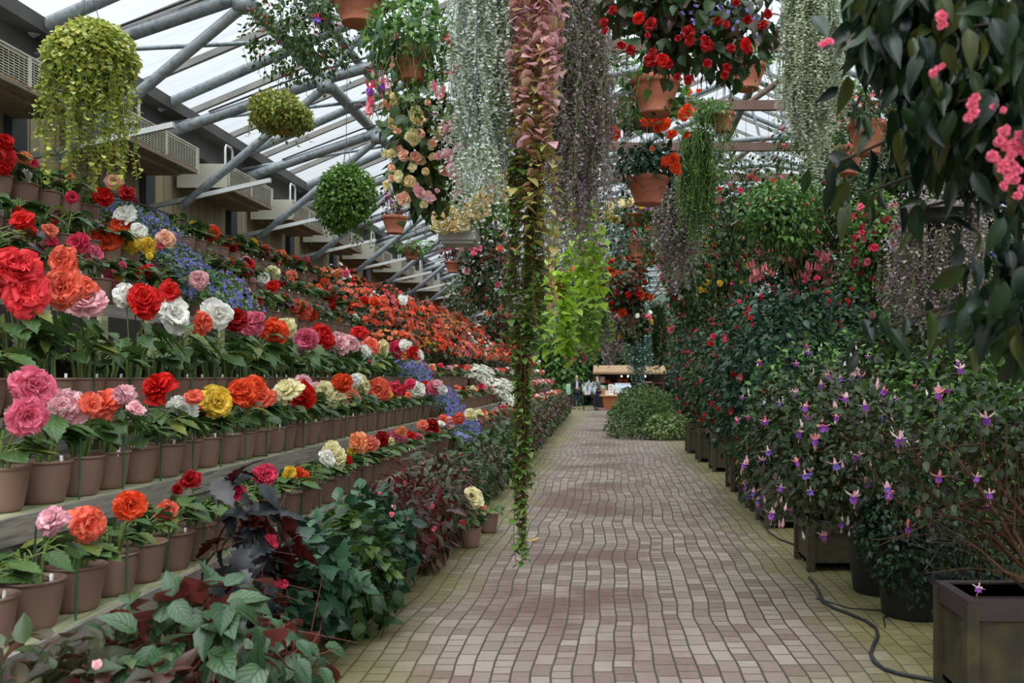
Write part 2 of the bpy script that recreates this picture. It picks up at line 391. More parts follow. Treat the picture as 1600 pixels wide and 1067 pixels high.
# unit pots: rim radius 1, height 1
ME_TERRA = profile_mesh('pot', [(0, .01), (.60, 0), (.64, .03), (.64, .07), (.60, .10), (.72, .36), (.88, .70), (.93, .80), (.98, .81), (1.0, .9), (1.0, .98), (.97, 1.0), (.9, .99), (.86, .8)], M['terracotta'])
ME_TUB = profile_mesh('pot', [(0, .01), (.76, 0), (.80, .02), (.9, .5), (.95, .9), (1.0, .91), (1.0, .99), (.97, 1.0), (.9, .98), (.88, .8)], M['blackpot'])
ME_TSOIL = profile_mesh('soil', [(.88, .88), (.5, .93), (0, .95)], M['soil'], 20)
def tag_mesh():
    g = Geo(); box(g, (-.0085, -.001, 0), (.0085, .001, .052)); return g.mesh('plant_tag', [M['tagw']])
ME_TAG = tag_mesh()

# ------------------------------------------------------------------ foliage generators
def begonia_foliage(name, seed, mat, key='begonia', n=12, size=.125, h=.20, spread=.12):
    rs = np.random.RandomState(seed); g = Geo()
    pos, d, nr, sc = [], [], [], []
    for s in range(5):
        a = s * 1.256 + rs.rand(); top = np.array([math.cos(a) * .05, math.sin(a) * .05, .175 + h * rs.uniform(.6, 1.1)])
        b = np.array([math.cos(a) * .03, math.sin(a) * .03, .172])
        tube(g, [b, (b + top) / 2 + [.01, 0, 0], top], [.009, .008, .005], 5, 1)
        for q in range(n // 5 + 1):
            f = rs.uniform(.45, 1); p0 = b + (top - b) * f; a2 = a + rs.uniform(-1.3, 1.3)
            out = np.array([math.cos(a2), math.sin(a2), rs.uniform(.0, .6)]); L = spread * rs.uniform(.4, .9)
            p1 = p0 + out * L
            tube(g, [p0, p0 + out * L * .6 + [0, 0, .015], p1], .003, 4, 1)
            pos.append(p1); d.append([math.cos(a2), math.sin(a2), rs.uniform(-.5, .15)]); nr.append([rs.uniform(-.3, .3), rs.uniform(-.3, .3), 1]); sc.append(size * rs.uniform(.65, 1.15))
    instances(g, LEAF[key], pos, d, nr, np.array(sc), 0)
    return g.mesh(name, [mat, M['stem']])
BEG_FOL = [begonia_foliage('foliage', 100 + s, M['beg'], n=12 + s % 3 * 3) for s in range(6)]
BEG_DARK = [begonia_foliage('foliage', 120 + s, M['begdark'], 'angel', n=24, size=.11, h=.22) for s in range(2)]
BEG_SMALL = [begonia_foliage('foliage', 130 + s, M['begsmall'], 'begonia', n=40, size=.075, h=.18, spread=.17) for s in range(3)]

def ell(n, c, rad, rs, shell=.35, low=-1.):
    v = unit(rs.normal(size=(n * 3, 3))); v = v[v[:, 2] > low][:n]
    r = rs.rand(len(v), 1) ** shell
    return np.asarray(c) + v * r * np.asarray(rad), v

def blob(g, n, c, rad, key, size, rs, shell=.3, down=.5, low=-1., mat=0, wscale=None, lump=.25):
    p, v = ell(n, c, rad, rs, shell, low)
    # lumps: push the surface in and out so that the outline is uneven
    k = unit(rs.normal(size=(9, 3))); amp = rs.uniform(-1, 1, 9)
    bump = (np.clip(v @ k.T - .55, 0, 1) / .45 * amp).sum(1)
    p = p + v * (bump * lump)[:, None] * np.asarray(rad)
    d = v * .7 + rs.normal(size=v.shape) * .55; d[:, 2] -= down
    nr = v * .5 + rs.normal(size=v.shape) * .35; nr[:, 2] += .8
    instances(g, LEAF[key], p, d, nr, size * rs.uniform(.6, 1.2, len(p)), mat, wscale)
    return p

def strands(g, top, rad, n, length, spacing, key, size, rs, wob=.012, ring=False, smat=1, mat=0, flat=0, per=1, out=0.):
    """hanging strands with leaves along them; length(i, u) gives metres for a start at u in the unit disc"""
    pos, d, nr = [], [], []
    for i in range(n):
        a = rs.rand() * 2 * PI; r = math.sqrt(rs.rand()) if not ring else rs.uniform(.8, 1)
        u = (r * math.cos(a), r * math.sin(a)); L = length(rs, u)
        if L < .05: continue
        k = max(3, int(L / spacing)); z = np.linspace(0, -L, k)
        w = np.cumsum(rs.normal(size=(k, 2)) * wob * math.sqrt(spacing / .05), 0)
        o = out * (1 - np.exp(z / .15))
        x = top[0] + u[0] * rad[0] + w[:, 0] + o * u[0]; y = top[1] + u[1] * rad[1] + w[:, 1] + o * u[1]
        Z = top[2] + z + rs.uniform(-.03, .03)
        q = np.stack([x, y, Z], 1)
        if smat is not None: tube(g, q[::max(1, k // 8)], .0022, 3, smat)
        for _ in range(per):
            pos.append(q); aa = rs.rand(k) * 2 * PI
            dd = np.stack([np.cos(aa), np.sin(aa), rs.uniform(-.75, .1, k) if flat else rs.uniform(-.9, .1, k)], 1); d.append(dd)
            nn = np.stack([np.cos(aa) * .5, np.sin(aa) * .5, np.ones(k)], 1); nr.append(nn + rs.normal(size=nn.shape) * .2)
    pos = np.concatenate(pos); d = np.concatenate(d); nr = np.concatenate(nr)
    instances(g, LEAF[key], pos, d, nr, size * rs.uniform(.6, 1.2, len(pos)), mat)

def roof_z(x):
    return 4.61 + .42 * (x + 4.9) if x < 2.5 else 7.718 - .42 * (x - 2.5)

def axis_rot(v, spin=0.):
    return (Vector(v).to_track_quat('Z', 'Y').to_matrix() @ Matrix.Rotation(spin, 3, 'Z'))

def bloom(parent, kind, mats, size, loc, rnd, name='flower', axis=None):
    """one flower: begonia blooms look along AXIS, fuchsias hang"""
    me = rnd.choice(kind); o = bpy.data.objects.new(name, me); COL.objects.link(o); o.parent = parent
    o.location = loc; o.scale = (size,) * 3 if axis is None else (size * rnd.uniform(.82, 1.12), size * rnd.uniform(.82, 1.12), size * rnd.uniform(.8, 1.2))
    if axis is None: o.rotation_euler = (rnd.uniform(-.25, .25), rnd.uniform(-.25, .25), rnd.uniform(0, 6.28))
    else: o.rotation_euler = axis_rot(axis, rnd.uniform(0, 6.28)).to_euler()
    for i, m in enumerate(mats):
        o.material_slots[i].link = 'OBJECT'; o.material_slots[i].material = m
    return o

def blooms_over(root, n, c, rad, spec, seed, shell=.12, front=.35, low=-1.):
    """N flowers over an ellipsoid (local to ROOT), mostly on the sides that show from the path"""
    rs = np.random.RandomState(seed); rnd = random.Random(seed); k = 0
    while k < n:
        v = unit(rs.normal(size=3))
        if v[2] < low or (v[1] > front and rs.rand() < .8): continue
        p = np.asarray(c) + v * (rs.rand() ** shell) * np.asarray(rad) * 1.05
        kind, mats, size, ax = spec[rnd.randrange(len(spec))]
        a = None
        if ax: a = v * .8 + np.array([0, -.45, .1]) + rs.normal(size=3) * .25
        bloom(root, kind, mats, size * rnd.uniform(.8, 1.2), tuple(p), rnd, 'bud' if kind is FL_BUD else 'flower', a)
        k += 1
def fu(s, c, size=.055): return (FL_FU, [FU[s], FU[c]], size, False)
def bud(c, size=.04): return (FL_BUD, [FU[c]], size, False)
def bl(c, size, kind=None): return (kind or FL_SEMI, [pm(c)], size, True)
def clu(c, size=.1): return (FL_CLU, [FU[c]], size, False)

def wires(root, r, ztop, z0=0., n=3):
    g = Geo(); hub = min(.5, max(.15, ztop * .4)) + z0
    for k in range(n):
        a = k * 2 * PI / n + .4; tube(g, [(r * math.cos(a), r * math.sin(a), z0), (0, 0, hub)], .0025, 4)
    tube(g, [(0, 0, hub), (.01, 0, (hub + ztop) / 2), (0, 0, ztop)], .003, 4)
    return g.build('hanger', M['wire'], root)

def hanging(name, label, cat, pos, pot=None, group=None, up=None):
    """an Empty at the rim of a hanging pot, with the pot (kind, rim radius, height) and its hanger"""
    root = empty(name, pos, label, cat, group)
    if pot:
        kind, r, h = pot
        me = {'terra': ME_TERRA, 'black': ME_TUB, 'grey': ME_TUB}[kind]
        o = place('pot', me, root, (0, 0, -h), scale=(r, r, h))
        if kind == 'grey': o.material_slots[0].link = 'OBJECT'; o.material_slots[0].material = M['greypot']
        place('soil', ME_TSOIL, o)
    top = (roof_z(pos[0]) - .12 - pos[2]) if up is None else up
    wires(root, pot[1] * .97 if pot else .1, top)
    return root

def foliage(root, fn, mats, name='foliage', seed=0):
    g = Geo(); fn(g, np.random.RandomState(seed)); return g.build(name, mats, root)
# ================================================================== THE SETTING
def floor_material():
    m, nt, N, L, b = newmat('brick_paving')
    tc = N.new('ShaderNodeTexCoord'); sp = N.new('ShaderNodeSeparateXYZ'); L.new(tc.outputs['Object'], sp.inputs[0])
    w1 = noise(nt, .45, 2); w2 = noise(nt, 1.3, 1)
    wob = mth(nt, 'ADD', mth(nt, 'MULTIPLY_ADD', w1, .22, -.11), mth(nt, 'MULTIPLY_ADD', w2, .04, -.02))
    cb = N.new('ShaderNodeCombineXYZ')
    L.new(sp.outputs[1], cb.inputs[0]); L.new(mth(nt, 'ADD', sp.outputs[0], wob), cb.inputs[1])
    br = N.new('ShaderNodeTexBrick'); L.new(cb.outputs[0], br.inputs['Vector'])
    br.offset = .37; br.offset_frequency = 2; br.squash = .62; br.squash_frequency = 3
    for k, v in (('Scale', 1.), ('Brick Width', .20), ('Row Height', .112), ('Mortar Size', .0068), ('Mortar Smooth', .15), ('Bias', 0.)): br.inputs[k].default_value = v
    br.inputs['Color1'].default_value = hx('#93857b'); br.inputs['Color2'].default_value = hx('#634e45'); br.inputs['Mortar'].default_value = hx('#221e18')
    col = br.outputs['Color']
    pat = noise(nt, .55, 4); r = N.new('ShaderNodeMapRange'); L.new(pat, r.inputs['Value'])
    r.inputs['From Min'].default_value = .47; r.inputs['From Max'].default_value = .58; r.inputs['To Max'].default_value = .95
    # worn red bricks lie in the left half of the path
    cen = N.new('ShaderNodeMapRange'); L.new(mth(nt, 'ABSOLUTE', mth(nt, 'ADD', sp.outputs[0], .4)), cen.inputs['Value'])
    cen.inputs['From Min'].default_value = 1.0; cen.inputs['From Max'].default_value = .35
    col = mixc(nt, col, '#552f27', mth(nt, 'MULTIPLY', r.outputs[0], mth(nt, 'MULTIPLY', cen.outputs[0], mth(nt, 'SUBTRACT', 1., br.outputs['Fac']))))
    fine = noise(nt, 22, 4); col = mixc(nt, col, mixc(nt, '#4a3f38', '#988b81', fine), .25)
    edge = N.new('ShaderNodeMapRange'); ax = mth(nt, 'ABSOLUTE', mth(nt, 'ADD', sp.outputs[0], -.05))
    L.new(mth(nt, 'ADD', ax, mth(nt, 'MULTIPLY_ADD', noise(nt, 1.1, 4), 1.1, -.55)), edge.inputs['Value'])
    edge.inputs['From Min'].default_value = .95; edge.inputs['From Max'].default_value = 1.55; edge.inputs['To Max'].default_value = .72
    col = mixc(nt, col, mixc(nt, '#5a5a20', '#787438', noise(nt, 9, 3)), edge.outputs[0])
    # moss in the joints
    col = mixc(nt, col, '#23280f', mth(nt, 'MULTIPLY', br.outputs['Fac'], mth(nt, 'MULTIPLY', noise(nt, 2.2, 3), .7)))
    L.new(col, b.inputs['Base Color']); b.inputs['Roughness'].default_value = .72
    bp = N.new('ShaderNodeBump'); bp.inputs['Strength'].default_value = .7; bp.inputs['Distance'].default_value = .012
    h = mth(nt, 'ADD', mth(nt, 'MULTIPLY', br.outputs['Fac'], -1.), mth(nt, 'MULTIPLY', fine, .25)); L.new(h, bp.inputs['Height']); L.new(bp.outputs[0], b.inputs['Normal'])
    return m
M['floor'] = floor_material()

def roof_material():
    m, nt, N, L, b = newmat('translucent_roofing')
    tr = N.new('ShaderNodeBsdfTransparent'); tl = N.new('ShaderNodeBsdfTranslucent')
    mp = N.new('ShaderNodeMapping'); mp.inputs['Scale'].default_value = (.5, 7, .5); tcr = N.new('ShaderNodeTexCoord'); L.new(tcr.outputs['Object'], mp.inputs['Vector']); f = noise(nt, 1.3, 4, vec=mp.outputs['Vector']); c = ramp(nt, ['#b9c0c6', '#e9edf0', '#f8f9fa'], f); L.new(c, tr.inputs['Color'])
    tl.inputs['Color'].default_value = hx('#a9adb0')
    mx = N.new('ShaderNodeMixShader'); mx.inputs[0].default_value = .22
    L.new(tr.outputs[0], mx.inputs[1]); L.new(tl.outputs[0], mx.inputs[2]); L.new(mx.outputs[0], N['Material Output'].inputs['Surface'])
    return m
M['roof'] = roof_material()
def board_material():
    m, nt, N, L, b = newmat('vertical_boards')
    tc = N.new('ShaderNodeTexCoord'); sp = N.new('ShaderNodeSeparateXYZ'); L.new(tc.outputs['Object'], sp.inputs[0])
    u = mth(nt, 'MULTIPLY', sp.outputs[1], 4.6); fr = mth(nt, 'FRACT', u); idn = mth(nt, 'FLOOR', u)
    wn = N.new('ShaderNodeTexWhiteNoise'); wn.noise_dimensions = '1D'; L.new(idn, wn.inputs['W'])
    mp = N.new('ShaderNodeMapping'); mp.inputs['Scale'].default_value = (3, 9, .7); L.new(tc.outputs['Object'], mp.inputs['Vector'])
    g = noise(nt, 2.2, 5, vec=mp.outputs['Vector'])
    c = mixc(nt, ramp(nt, ['#9a8a66', '#b8a67c', '#a39c90', '#c6b48a'], wn.outputs['Value']), '#5f553c', mth(nt, 'MULTIPLY', g, .7))
    gap = mth(nt, 'LESS_THAN', fr, .05); c = mixc(nt, c, '#16130e', gap)
    L.new(c, b.inputs['Base Color']); b.inputs['Roughness'].default_value = .85
    return m
M['boards'] = board_material()
M['darkglass'] = plain('dark_glazing', ['#4d5a55', '#6d7a74'], .3, 1)  # grey-green glazing colour, uneven in tone

Y0, Y1, XL, XR = -5.0, 57.0, -4.9, 9.9
def struct(name, g, mat, label, cat, loc=(0, 0, 0), parent=None, smooth=False):
    o = g.build(name, mat, parent, loc, smooth=smooth)
    return tag(o, label, cat, None, 'structure') if parent is None else o

g = Geo(); n = 40
xs = [XL, XR]; g.add([(XL, Y0, 0), (XR, Y0, 0), (XR, Y1, 0), (XL, Y1, 0)], [(0, 1, 2, 3)])
struct('floor', g, M['floor'], 'mossy brick paved floor running the length of the greenhouse', 'floor')
g = Geo(); box(g, (XL - .12, Y0, 0), (XL, Y1, 4.3))
struct('wall_left', g, M['boards'], 'weathered vertical board wall behind the flower staging', 'wall')
g = Geo(); box(g, (XR, Y0, 0), (XR + .05, Y1, 4.61))
struct('wall_right', g, M['roof'], 'translucent side wall far beyond the shrubs', 'wall')
def gable(y, name, label, mat):
    g = Geo(); V = [(XL, y, 0), (XR, y, 0), (XR, y, 4.61), (2.5, y, 7.72), (XL, y, 4.61)]
    g.add(V + [(a, y + .05, c) for a, _, c in V], [(0, 1, 2, 3, 4), (9, 8, 7, 6, 5)])
    g.add(V + [(a, y + .05, c) for a, _, c in V], [(i, i + 5, (i + 1) % 5 + 5, (i + 1) % 5) for i in range(5)])
    struct(name, g, mat, label, 'wall')
gable(Y1, 'wall_back', 'end wall of the greenhouse behind the kiosk', M['darkglass'])
# roof: two slopes of translucent panels, glazing bars on them
ceil = empty('ceiling', (0, 0, 0), 'sloping translucent greenhouse roof with dark glazing bars', 'ceiling', kind='structure')
g = Geo()
def slope_box(g, xa, za, xb, zb, ya, yb, t=.02, mat=0):
    g.add([(xa, ya, za), (xb, ya, zb), (xb, yb, zb), (xa, yb, za), (xa, ya, za + t), (xb, ya, zb + t), (xb, yb, zb + t), (xa, yb, za + t)],
          [(0, 1, 2, 3), (7, 6, 5, 4), (0, 4, 5, 1), (1, 5, 6, 2), (2, 6, 7, 3), (3, 7, 4, 0)], mat)
g.add([(XL - .3, Y0, roof_z(XL - .3)), (2.5, Y0, 7.718), (2.5, Y1, 7.718), (XL - .3, Y1, roof_z(XL - .3))], [(0, 1, 2, 3)])
g.add([(2.5, Y0, 7.718), (XR + .3, Y0, roof_z(XR + .3)), (XR + .3, Y1, roof_z(XR + .3)), (2.5, Y1, 7.718)], [(0, 1, 2, 3)])
g.build('panel', M['roof'], ceil, smooth=False)
y = -4.5
bars = Geo()
while y < Y1:
    slope_box(bars, XL, roof_z(XL) - .075, 2.5, 7.718 - .075, y, y + .05, .07)
    slope_box(bars, 2.5, 7.718 - .075, XR, roof_z(XR) - .075, y, y + .05, .07)
    y += 1.1
for x in (-2.0, .2, 2.5, 4.7, 6.9):
    box(bars, (x - .018, Y0, roof_z(x) - .10), (x + .018, Y1, roof_z(x) - .06))
tag(bars.build('glazing_bars', M['barsteel'], ceil, smooth=False), kind='stuff')
g = Geo(); box(g, (XL, Y0, 4.12), (XL + .12, Y1, 4.56)); box(g, (XL + .12, Y0, 4.38), (XL + .3, Y1, 4.5))
struct('trim_1', g, M['eave'], 'dark steel eave beam along the top of the board wall', 'beam')

# trusses and wall columns every 2.2 m
SP, FR0 = 2.2, 7.8
ordw = ['first', 'second', 'third', 'fourth', 'fifth', 'sixth', 'seventh', 'eighth', 'ninth', 'tenth', 'eleventh', 'twelfth', 'thirteenth', 'fourteenth', 'fifteenth', 'sixteenth', 'seventeenth', 'eighteenth', 'nineteenth', 'twentieth']
tens = {2: 'twenty', 3: 'thirty', 4: 'forty', 5: 'fifty'}
def ordinal(n):
    if n <= 20: return ordw[n - 1]
    t, u = divmod(n, 10)
    return tens[t] + '-' + ordw[u - 1] if u else tens[t][:-1] + 'ieth'
NF = 20
tr_me = {}
def truss_parts():
    g = Geo(); tube(g, [(XL + .15, 0, 4.40), (-1.2, 0, 5.95), (2.5, 0, 7.5)], .055, 8); tube(g, [(2.5, 0, 7.5), (6, 0, 6.05), (XR - .1, 0, 4.42)], .055, 8)
    tr_me['rafter'] = g.mesh('rafter', [M['galv']])
    g = Geo(); tube(g, [(XL + .02, 0, 4.06), (-3.0, 0, 4.70), (-1.2, 0, 5.2), (.6, 0, 5.55)], .06, 8)
    tube(g, [(.6, 0, 5.55), (3, 0, 5.75), (6, 0, 5.3), (XR - .3, 0, 4.2)], .05, 8)
    tr_me['bottom_chord'] = g.mesh('bottom_chord', [M['galv']])
    g = Geo(); tube(g, [(-4.52, 0, 3.36), (-3.0, 0, 4.62)], .045, 8); box(g, (-3.08, -.06, 4.56), (-2.94, .06, 4.68))
    tr_me['strut'] = g.mesh('strut', [M['galv']])
    g = Geo()
    V = [(XL + .02, -.025, 3.33), (-3.58, -.025, 3.62)]
    slope_box(g, XL + .02, 3.33, -3.58, 3.62, -.022, .022, .045)
    tr_me['bracket_arm'] = g.mesh('bracket_arm', [M['galvlight']], False)
    g = Geo()
    for xa, xb in ((-3.0, -2.4), (-1.2, -1.7), (-1.2, -.5), (.6, .0), (.6, 1.2), (3, 2.5), (3, 3.6), (6, 5.2)):
        za = np.interp(xa, [-4.6, -3, -1.2, .6, 3, 6, 9.6], [4.16, 4.7, 5.2, 5.55, 5.75, 5.3, 4.2])
        tube(g, [(xa, 0, za), (xb, 0, roof_z(xb) - .2)], .028, 6)
    tube(g, [(-4.88, .02, 4.22), (-3.1, 2.18, 5.1)], .022, 6)
    tr_me['web'] = g.mesh('web', [M['galv']])
    g = Geo()
    tube(g, [(-4.2, .07, 4.36), (-3.2, .08, 4.70), (-2.2, .07, 4.95), (-1.2, .08, 5.28), (.6, .07, 5.62)], .014, 5)
    tube(g, [(-4.2, -.06, 4.34), (-3.2, -.07, 4.72), (-2.2, -.06, 5.0), (-1.2, -.07, 5.30)], .011, 5)
    tr_me['cable'] = g.mesh('cable', [M['cable']])
    g = Geo(); box(g, (-.12, -.04, 4.98), (9.2, .04, 5.10)); tr_me['tie_beam'] = g.mesh('tie_beam', [M['brownbeam']], False)
    g = Geo(); tube(g, [(1.6, 0, 5.0), (2.6, 0, 5.7)], .04, 6); tr_me['brace'] = g.mesh('brace', [M['brownbeam']])
    g = Geo(); tube(g, [(-.1, 0, 5.05), (-.1, 0, 6.35)], .05, 8); tr_me['king_post'] = g.mesh('king_post', [M['galv']])
truss_parts()
for k in range(NF):
    y = FR0 + SP * k
    if y > 49: break
    t = empty('roof_truss', (0, y, 0), 'galvanised pipe roof truss on brackets from the board wall, %s along the greenhouse' % ordinal(k + 1), 'roof truss', 'galvanised roof trusses', kind='structure')
    for nm, me in tr_me.items():
        if nm in ('king_post', 'brace') and k % 2: continue
        if nm == 'tie_beam' and (y < 9 or y > 21): continue
        place(nm, me, t)
    g = Geo(); box(g, (XL + .001, y - .10, 0), (XL + .07, y + .10, 4.1))
    struct('steel_column', g, M['column'], 'dark grey steel column on the board wall, %s from the camera' % ordinal(k + 1), 'column')
M['mosspipe'] = plain('mossy_conduit', ['#3c3a24', '#55532f'], .8, 6)
def purlin(x, z, r, name='roof_purlin', label='', mat='galv'):
    g = Geo(); tube(g, [(x, Y0, z), (x, 20, z), (x, Y1, z)], r, 8); struct(name, g, M[mat], label, 'pipe', smooth=True)
purlin(-3.35, 5.02, .07, label='thick galvanised pipe running lengthwise under the left roof slope, lower of two')
purlin(-2.95, 5.22, .05, label='slimmer galvanised pipe beside the thick lengthwise roof pipe')
purlin(-.6, 5.95, .06, label='galvanised pipe running lengthwise below the roof over the path')
purlin(1.9, 5.60, .06, label='galvanised pipe running lengthwise over the right-hand planters')
purlin(-4.80, 3.34, .018, label='thin mossy conduit running lengthwise on the board wall', mat='mosspipe')

# air conditioning units on the wall
def ac_meshes():
    L, D, H = 1.42, .52, .24; d = {}
    g = Geo(); box(g, (-D, 0, .0), (0, L, H)); box(g, (-D - .02, -.012, -.012), (.014, .0, H + .012)); box(g, (-D - .02, L, -.012), (.014, L + .012, H + .012))
    box(g, (-D, 0, H), (.012, L, H + .014)); d['body'] = g.mesh('body', [M['acbody']], False)
    g = Geo(); box(g, (-D, .01, -.014), (.004, L - .01, -.0005)); box(g, (-D * .9, .1, -.05), (-D * .25, L - .1, -.014)); d['drip_tray'] = g.mesh('drip_tray', [M['acbelow']], False)
    g = Geo(); box(g, (.001, .04, .03), (.004, L - .04, H - .02)); d['intake'] = g.mesh('intake', [M['acdark']], False)  # dark sheet standing for the shade between the grille slats
    g = Geo()
    for k in range(10): z = .036 + k * .0195; box(g, (.006, .04, z), (.012, L - .04, z + .0055))
    for yy in (.03, L / 2 - .015, L - .06): box(g, (.004, yy, .02), (.016, yy + .035, H - .005))
    for k in range(22): yy = .05 + k * (L - .1) / 22; box(g, (.004, yy, .03), (.009, yy + .004, H - .02))
    d['grille'] = g.mesh('grille', [M['acbody']], False)
    g = Geo(); box(g, (.0125, .05, .012), (.0165, L - .02, .024)); d['rust_streak'] = g.mesh('rust_streak', [M['rust']], False)
    g = Geo(); tube(g, [(-.05, .1, H), (-.05, .1, H + .22), (-.05, .13, H + .25), (-.05, .27, H + .25), (-.05, .3, H + .22), (-.05, .3, H)], .013, 6); d['pipe_loop'] = g.mesh('pipe_loop', [M['galvlight']])
    return d
ACM = ac_meshes()
for k in range(1, 18):
    y = 7.72 - 1.42 + 2.15 * (k - 1) + .03
    t = empty('air_conditioner', (-4.3, y, 3.70), 'beige grilled air conditioning unit on the board wall, %s from the camera' % ordinal(k), 'air conditioner', 'air conditioners along the left wall')
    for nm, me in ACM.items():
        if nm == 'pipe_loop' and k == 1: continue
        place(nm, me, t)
    for yy in (.3, 1.05): g = Geo(); box(g, (-.597, yy, .05), (-.5, yy + .04, .2)); g.build('bracket', M['eave'], t, smooth=False)
# ================================================================== STAGING AND BEGONIAS
# shelf: front edge x, top z, depth
TIER = [(2.25, .565, .30), (2.57, 1.00, .34), (2.95, 1.39, .32), (3.30, 1.76, .32), (3.65, 2.11, .32), (4.00, 2.46, .32), (4.35, 2.84, .34)]
NAME = ['lowest', 'second', 'third', 'fourth', 'fifth', 'sixth', 'top']
NEARNAME = ['lowest', 'second', 'third', '', 'fourth', 'fifth', 'top']
RIM = [z + POT_H for _, z, _ in TIER]
def shelf(i, ya, yb, where, up=1):
    x, z, dp = TIER[i]
    nm_ = (NEARNAME if where == 'near' else NAME)[i]
    t = empty('display_shelf', (-x, ya, z), 'weathered wooden plank shelf, %s of the %s stepped flower staging' % (nm_ if i in (0, 6) else nm_ + ' from the ground', where), 'shelf', 'stepped display shelves')
    L = yb - ya; mw = M['mosswood'] if i < 3 else M['greywood']
    g = Geo()
    for a, b in ((0, .47), (.49, .98)): box(g, (-dp + a * dp, 0, -.035), (-dp + b * dp, L, 0))
    g.build('plank', mw, t, smooth=False)
    g = Geo(); yy = 0
    while yy < L - .01:
        e = min(L, yy + 3.6); box(g, (.0, yy, -.115 if i < 3 else -.10), (.03, e - .006, .004)); yy = e
    g.build('front_board', M['greywood'], t, smooth=False)
    if i >= 0:
        # backing boards of the riser below the next shelf
        nx = TIER[i + 1][0] if i < 6 else 4.75; nz = TIER[i + up][1] if i < 6 else z + .3
        g = Geo(); h = nz - z - .12
        if i == 2 or i > 2:
            k = .2
            while k < L and i == 2 and where == 'near': g = Geo(); box(g, (-dp - .03, k, 0.), (-dp - .005, k + .09, h)); g.build('backing_slat', M['mosswood'], t, smooth=False); k += .62
            g = Geo(); box(g, (-dp - .06, 0, 0), (-dp - .04, L, h)); g.build('backing_board', M['darkwood'], t, smooth=False)  # dark sheet in place of the shaded gap
        else:
            for q in range(3): box(g, (-dp - .03, 0, q * h / 3), (-dp - .012, L, (q + .94) * h / 3))
            g.build('backing_board', M['greywood'], t, smooth=False)
    k = .3
    while k < L:
        g = Geo(); box(g, (-.10, k, -z), (-.03, k + .08, -.115)); g.build('leg', mw, t, smooth=False); k += 2.4
    return t
NEAR = (0, 1, 2, 4, 5, 6)                             # the near staging has one tall step instead of a fourth shelf
for i in NEAR: shelf(i, 2.2, 13.95 if i < 3 else 14.2, 'near', 2 if i == 2 else 1)
for i in range(7): shelf(i, 15.3 if i < 3 else 14.3, 40.5, 'far')

XC = [x + (.145 if x < 4.2 else .11) for x, _, _ in TIER]                   # pot centres
FLW = {   # flowers read off the photograph for each shelf: px, py, width, colour
 0: '85 814 50 X,135 818 50 C,203 790 42 O,259 798 32 C,297 750 26 D,277 764 16 D,355 773 28 C,413 741 34 M,452 739 24 Y,469 743 30 O,518 706 32 K,528 716 30 K,510 716 22 W,541 722 16 R,560 692 28 A,577 697 28 S,550 704 14 Y,597 686 18 D,610 690 14 K,620 684 24 P,627 674 14 A,642 684 16 R,654 684 16 P,674 667 22 D,660 664 16 S,702 661 22 L,692 656 14 C,717 654 16 C,736 648 14 K',
 1: '41 649 58 P,51 605 50 P,106 636 54 L,94 632 26 L,142 632 30 C,163 632 42 C,195 616 36 X,212 640 22 L,248 607 44 R,283 639 40 W,304 620 22 C,312 642 22 C,338 628 40 Y,380 614 40 O,398 603 30 O,412 620 30 C,449 611 38 K,475 597 22 L,472 619 36 R,495 611 30 L,507 611 26 K,527 621 26 K,535 599 30 O,550 619 22 S,562 602 32 K,555 594 18 W,592 609 36 C,607 616 12 Y,616 609 24 M,626 609 18 R,640 600 20 M,650 610 24 W,662 606 18 R,677 606 24 P,691 609 16 W,684 600 14 L',
 2: '26 420 64 B,40 456 60 B,8 440 50 B,99 407 42 C,100 450 50 C,132 446 30 C,133 472 48 L,197 462 32 W,225 470 44 R,265 455 28 R,271 492 46 W,316 503 32 C,341 490 38 W,367 500 40 D,394 506 36 P,402 498 22 P,428 517 36 O,446 512 30 K,480 530 38 P,505 523 30 R,525 538 38 L,545 537 30 L,560 520 22 R,567 551 24 W,580 541 26 C,597 546 28 K,620 546 28 M,634 540 16 W,645 551 20 R,636 556 14 A,651 556 16 W'}
UP = '178 284 24 E,160 307 24 R,199 302 18 D,208 316 18 P,112 308 22 M,192 335 26 W,189 352 28 O,165 375 40 O,200 380 30 Y,197 366 20 K,231 385 22 Y,217 360 24 W,233 400 10 Y,122 380 32 M,35 345 28 R,47 360 16 R,28 330 14 R,77 362 22 S,80 377 20 M,145 397 26 P,192 415 14 P,258 373 24 E,262 383 20 E,250 390 14 P,310 437 24 L,318 432 16 L,301 353 14 Y,334 365 20 O,357 384 18 C,364 388 12 D,386 415 20 R,397 380 14 Y,172 447 24 P,180 440 16 P,182 458 16 Y,424 427 20 K,410 436 18 W,425 446 16 R,457 430 16 S,528 440 14 A,512 462 22 R,482 414 12 M,460 477 20 C,472 485 24 C,487 494 16 O,542 502 12 W,555 497 12 W,630 492 14 W,8 222 26 R,12 246 24 B,-4 250 34 B,6 272 18 R,60 390 16 D,385 405 10 L,395 437 10 L,478 405 10 P,500 452 12 C,540 432 12 P,520 480 12 D,506 440 10 O,585 470 14 O,600 485 14 C,570 480 12 R'
LIFT = [.17, .19, .30, .20, .20, .20, .20]
for s in UP.split(','):
    px, py, w, c = s.split(); px, py = float(px), float(py)
    sl = (CY - py) / (CX - px)
    i = min(range(4, 7), key=lambda k: abs((RIM[k] + .18 - EYE) / XC[k] - sl))
    FLW[i] = FLW.get(i, '') + ',' + s
rnd = random.Random(5)
RANGE = [(3.65, 13.3), (4.25, 13.7), (4.66, 13.6), (5.2, 14.0), (5.8, 14.0), (6.3, 14.0), (6.9, 14.0)]
GAPS = {3: (8.35, 9.45), 4: (8.35, 9.45), 5: (8.35, 9.45), 6: (8.35, 9.45)}      # where the lobelia stands
BEG_LABELS = {}
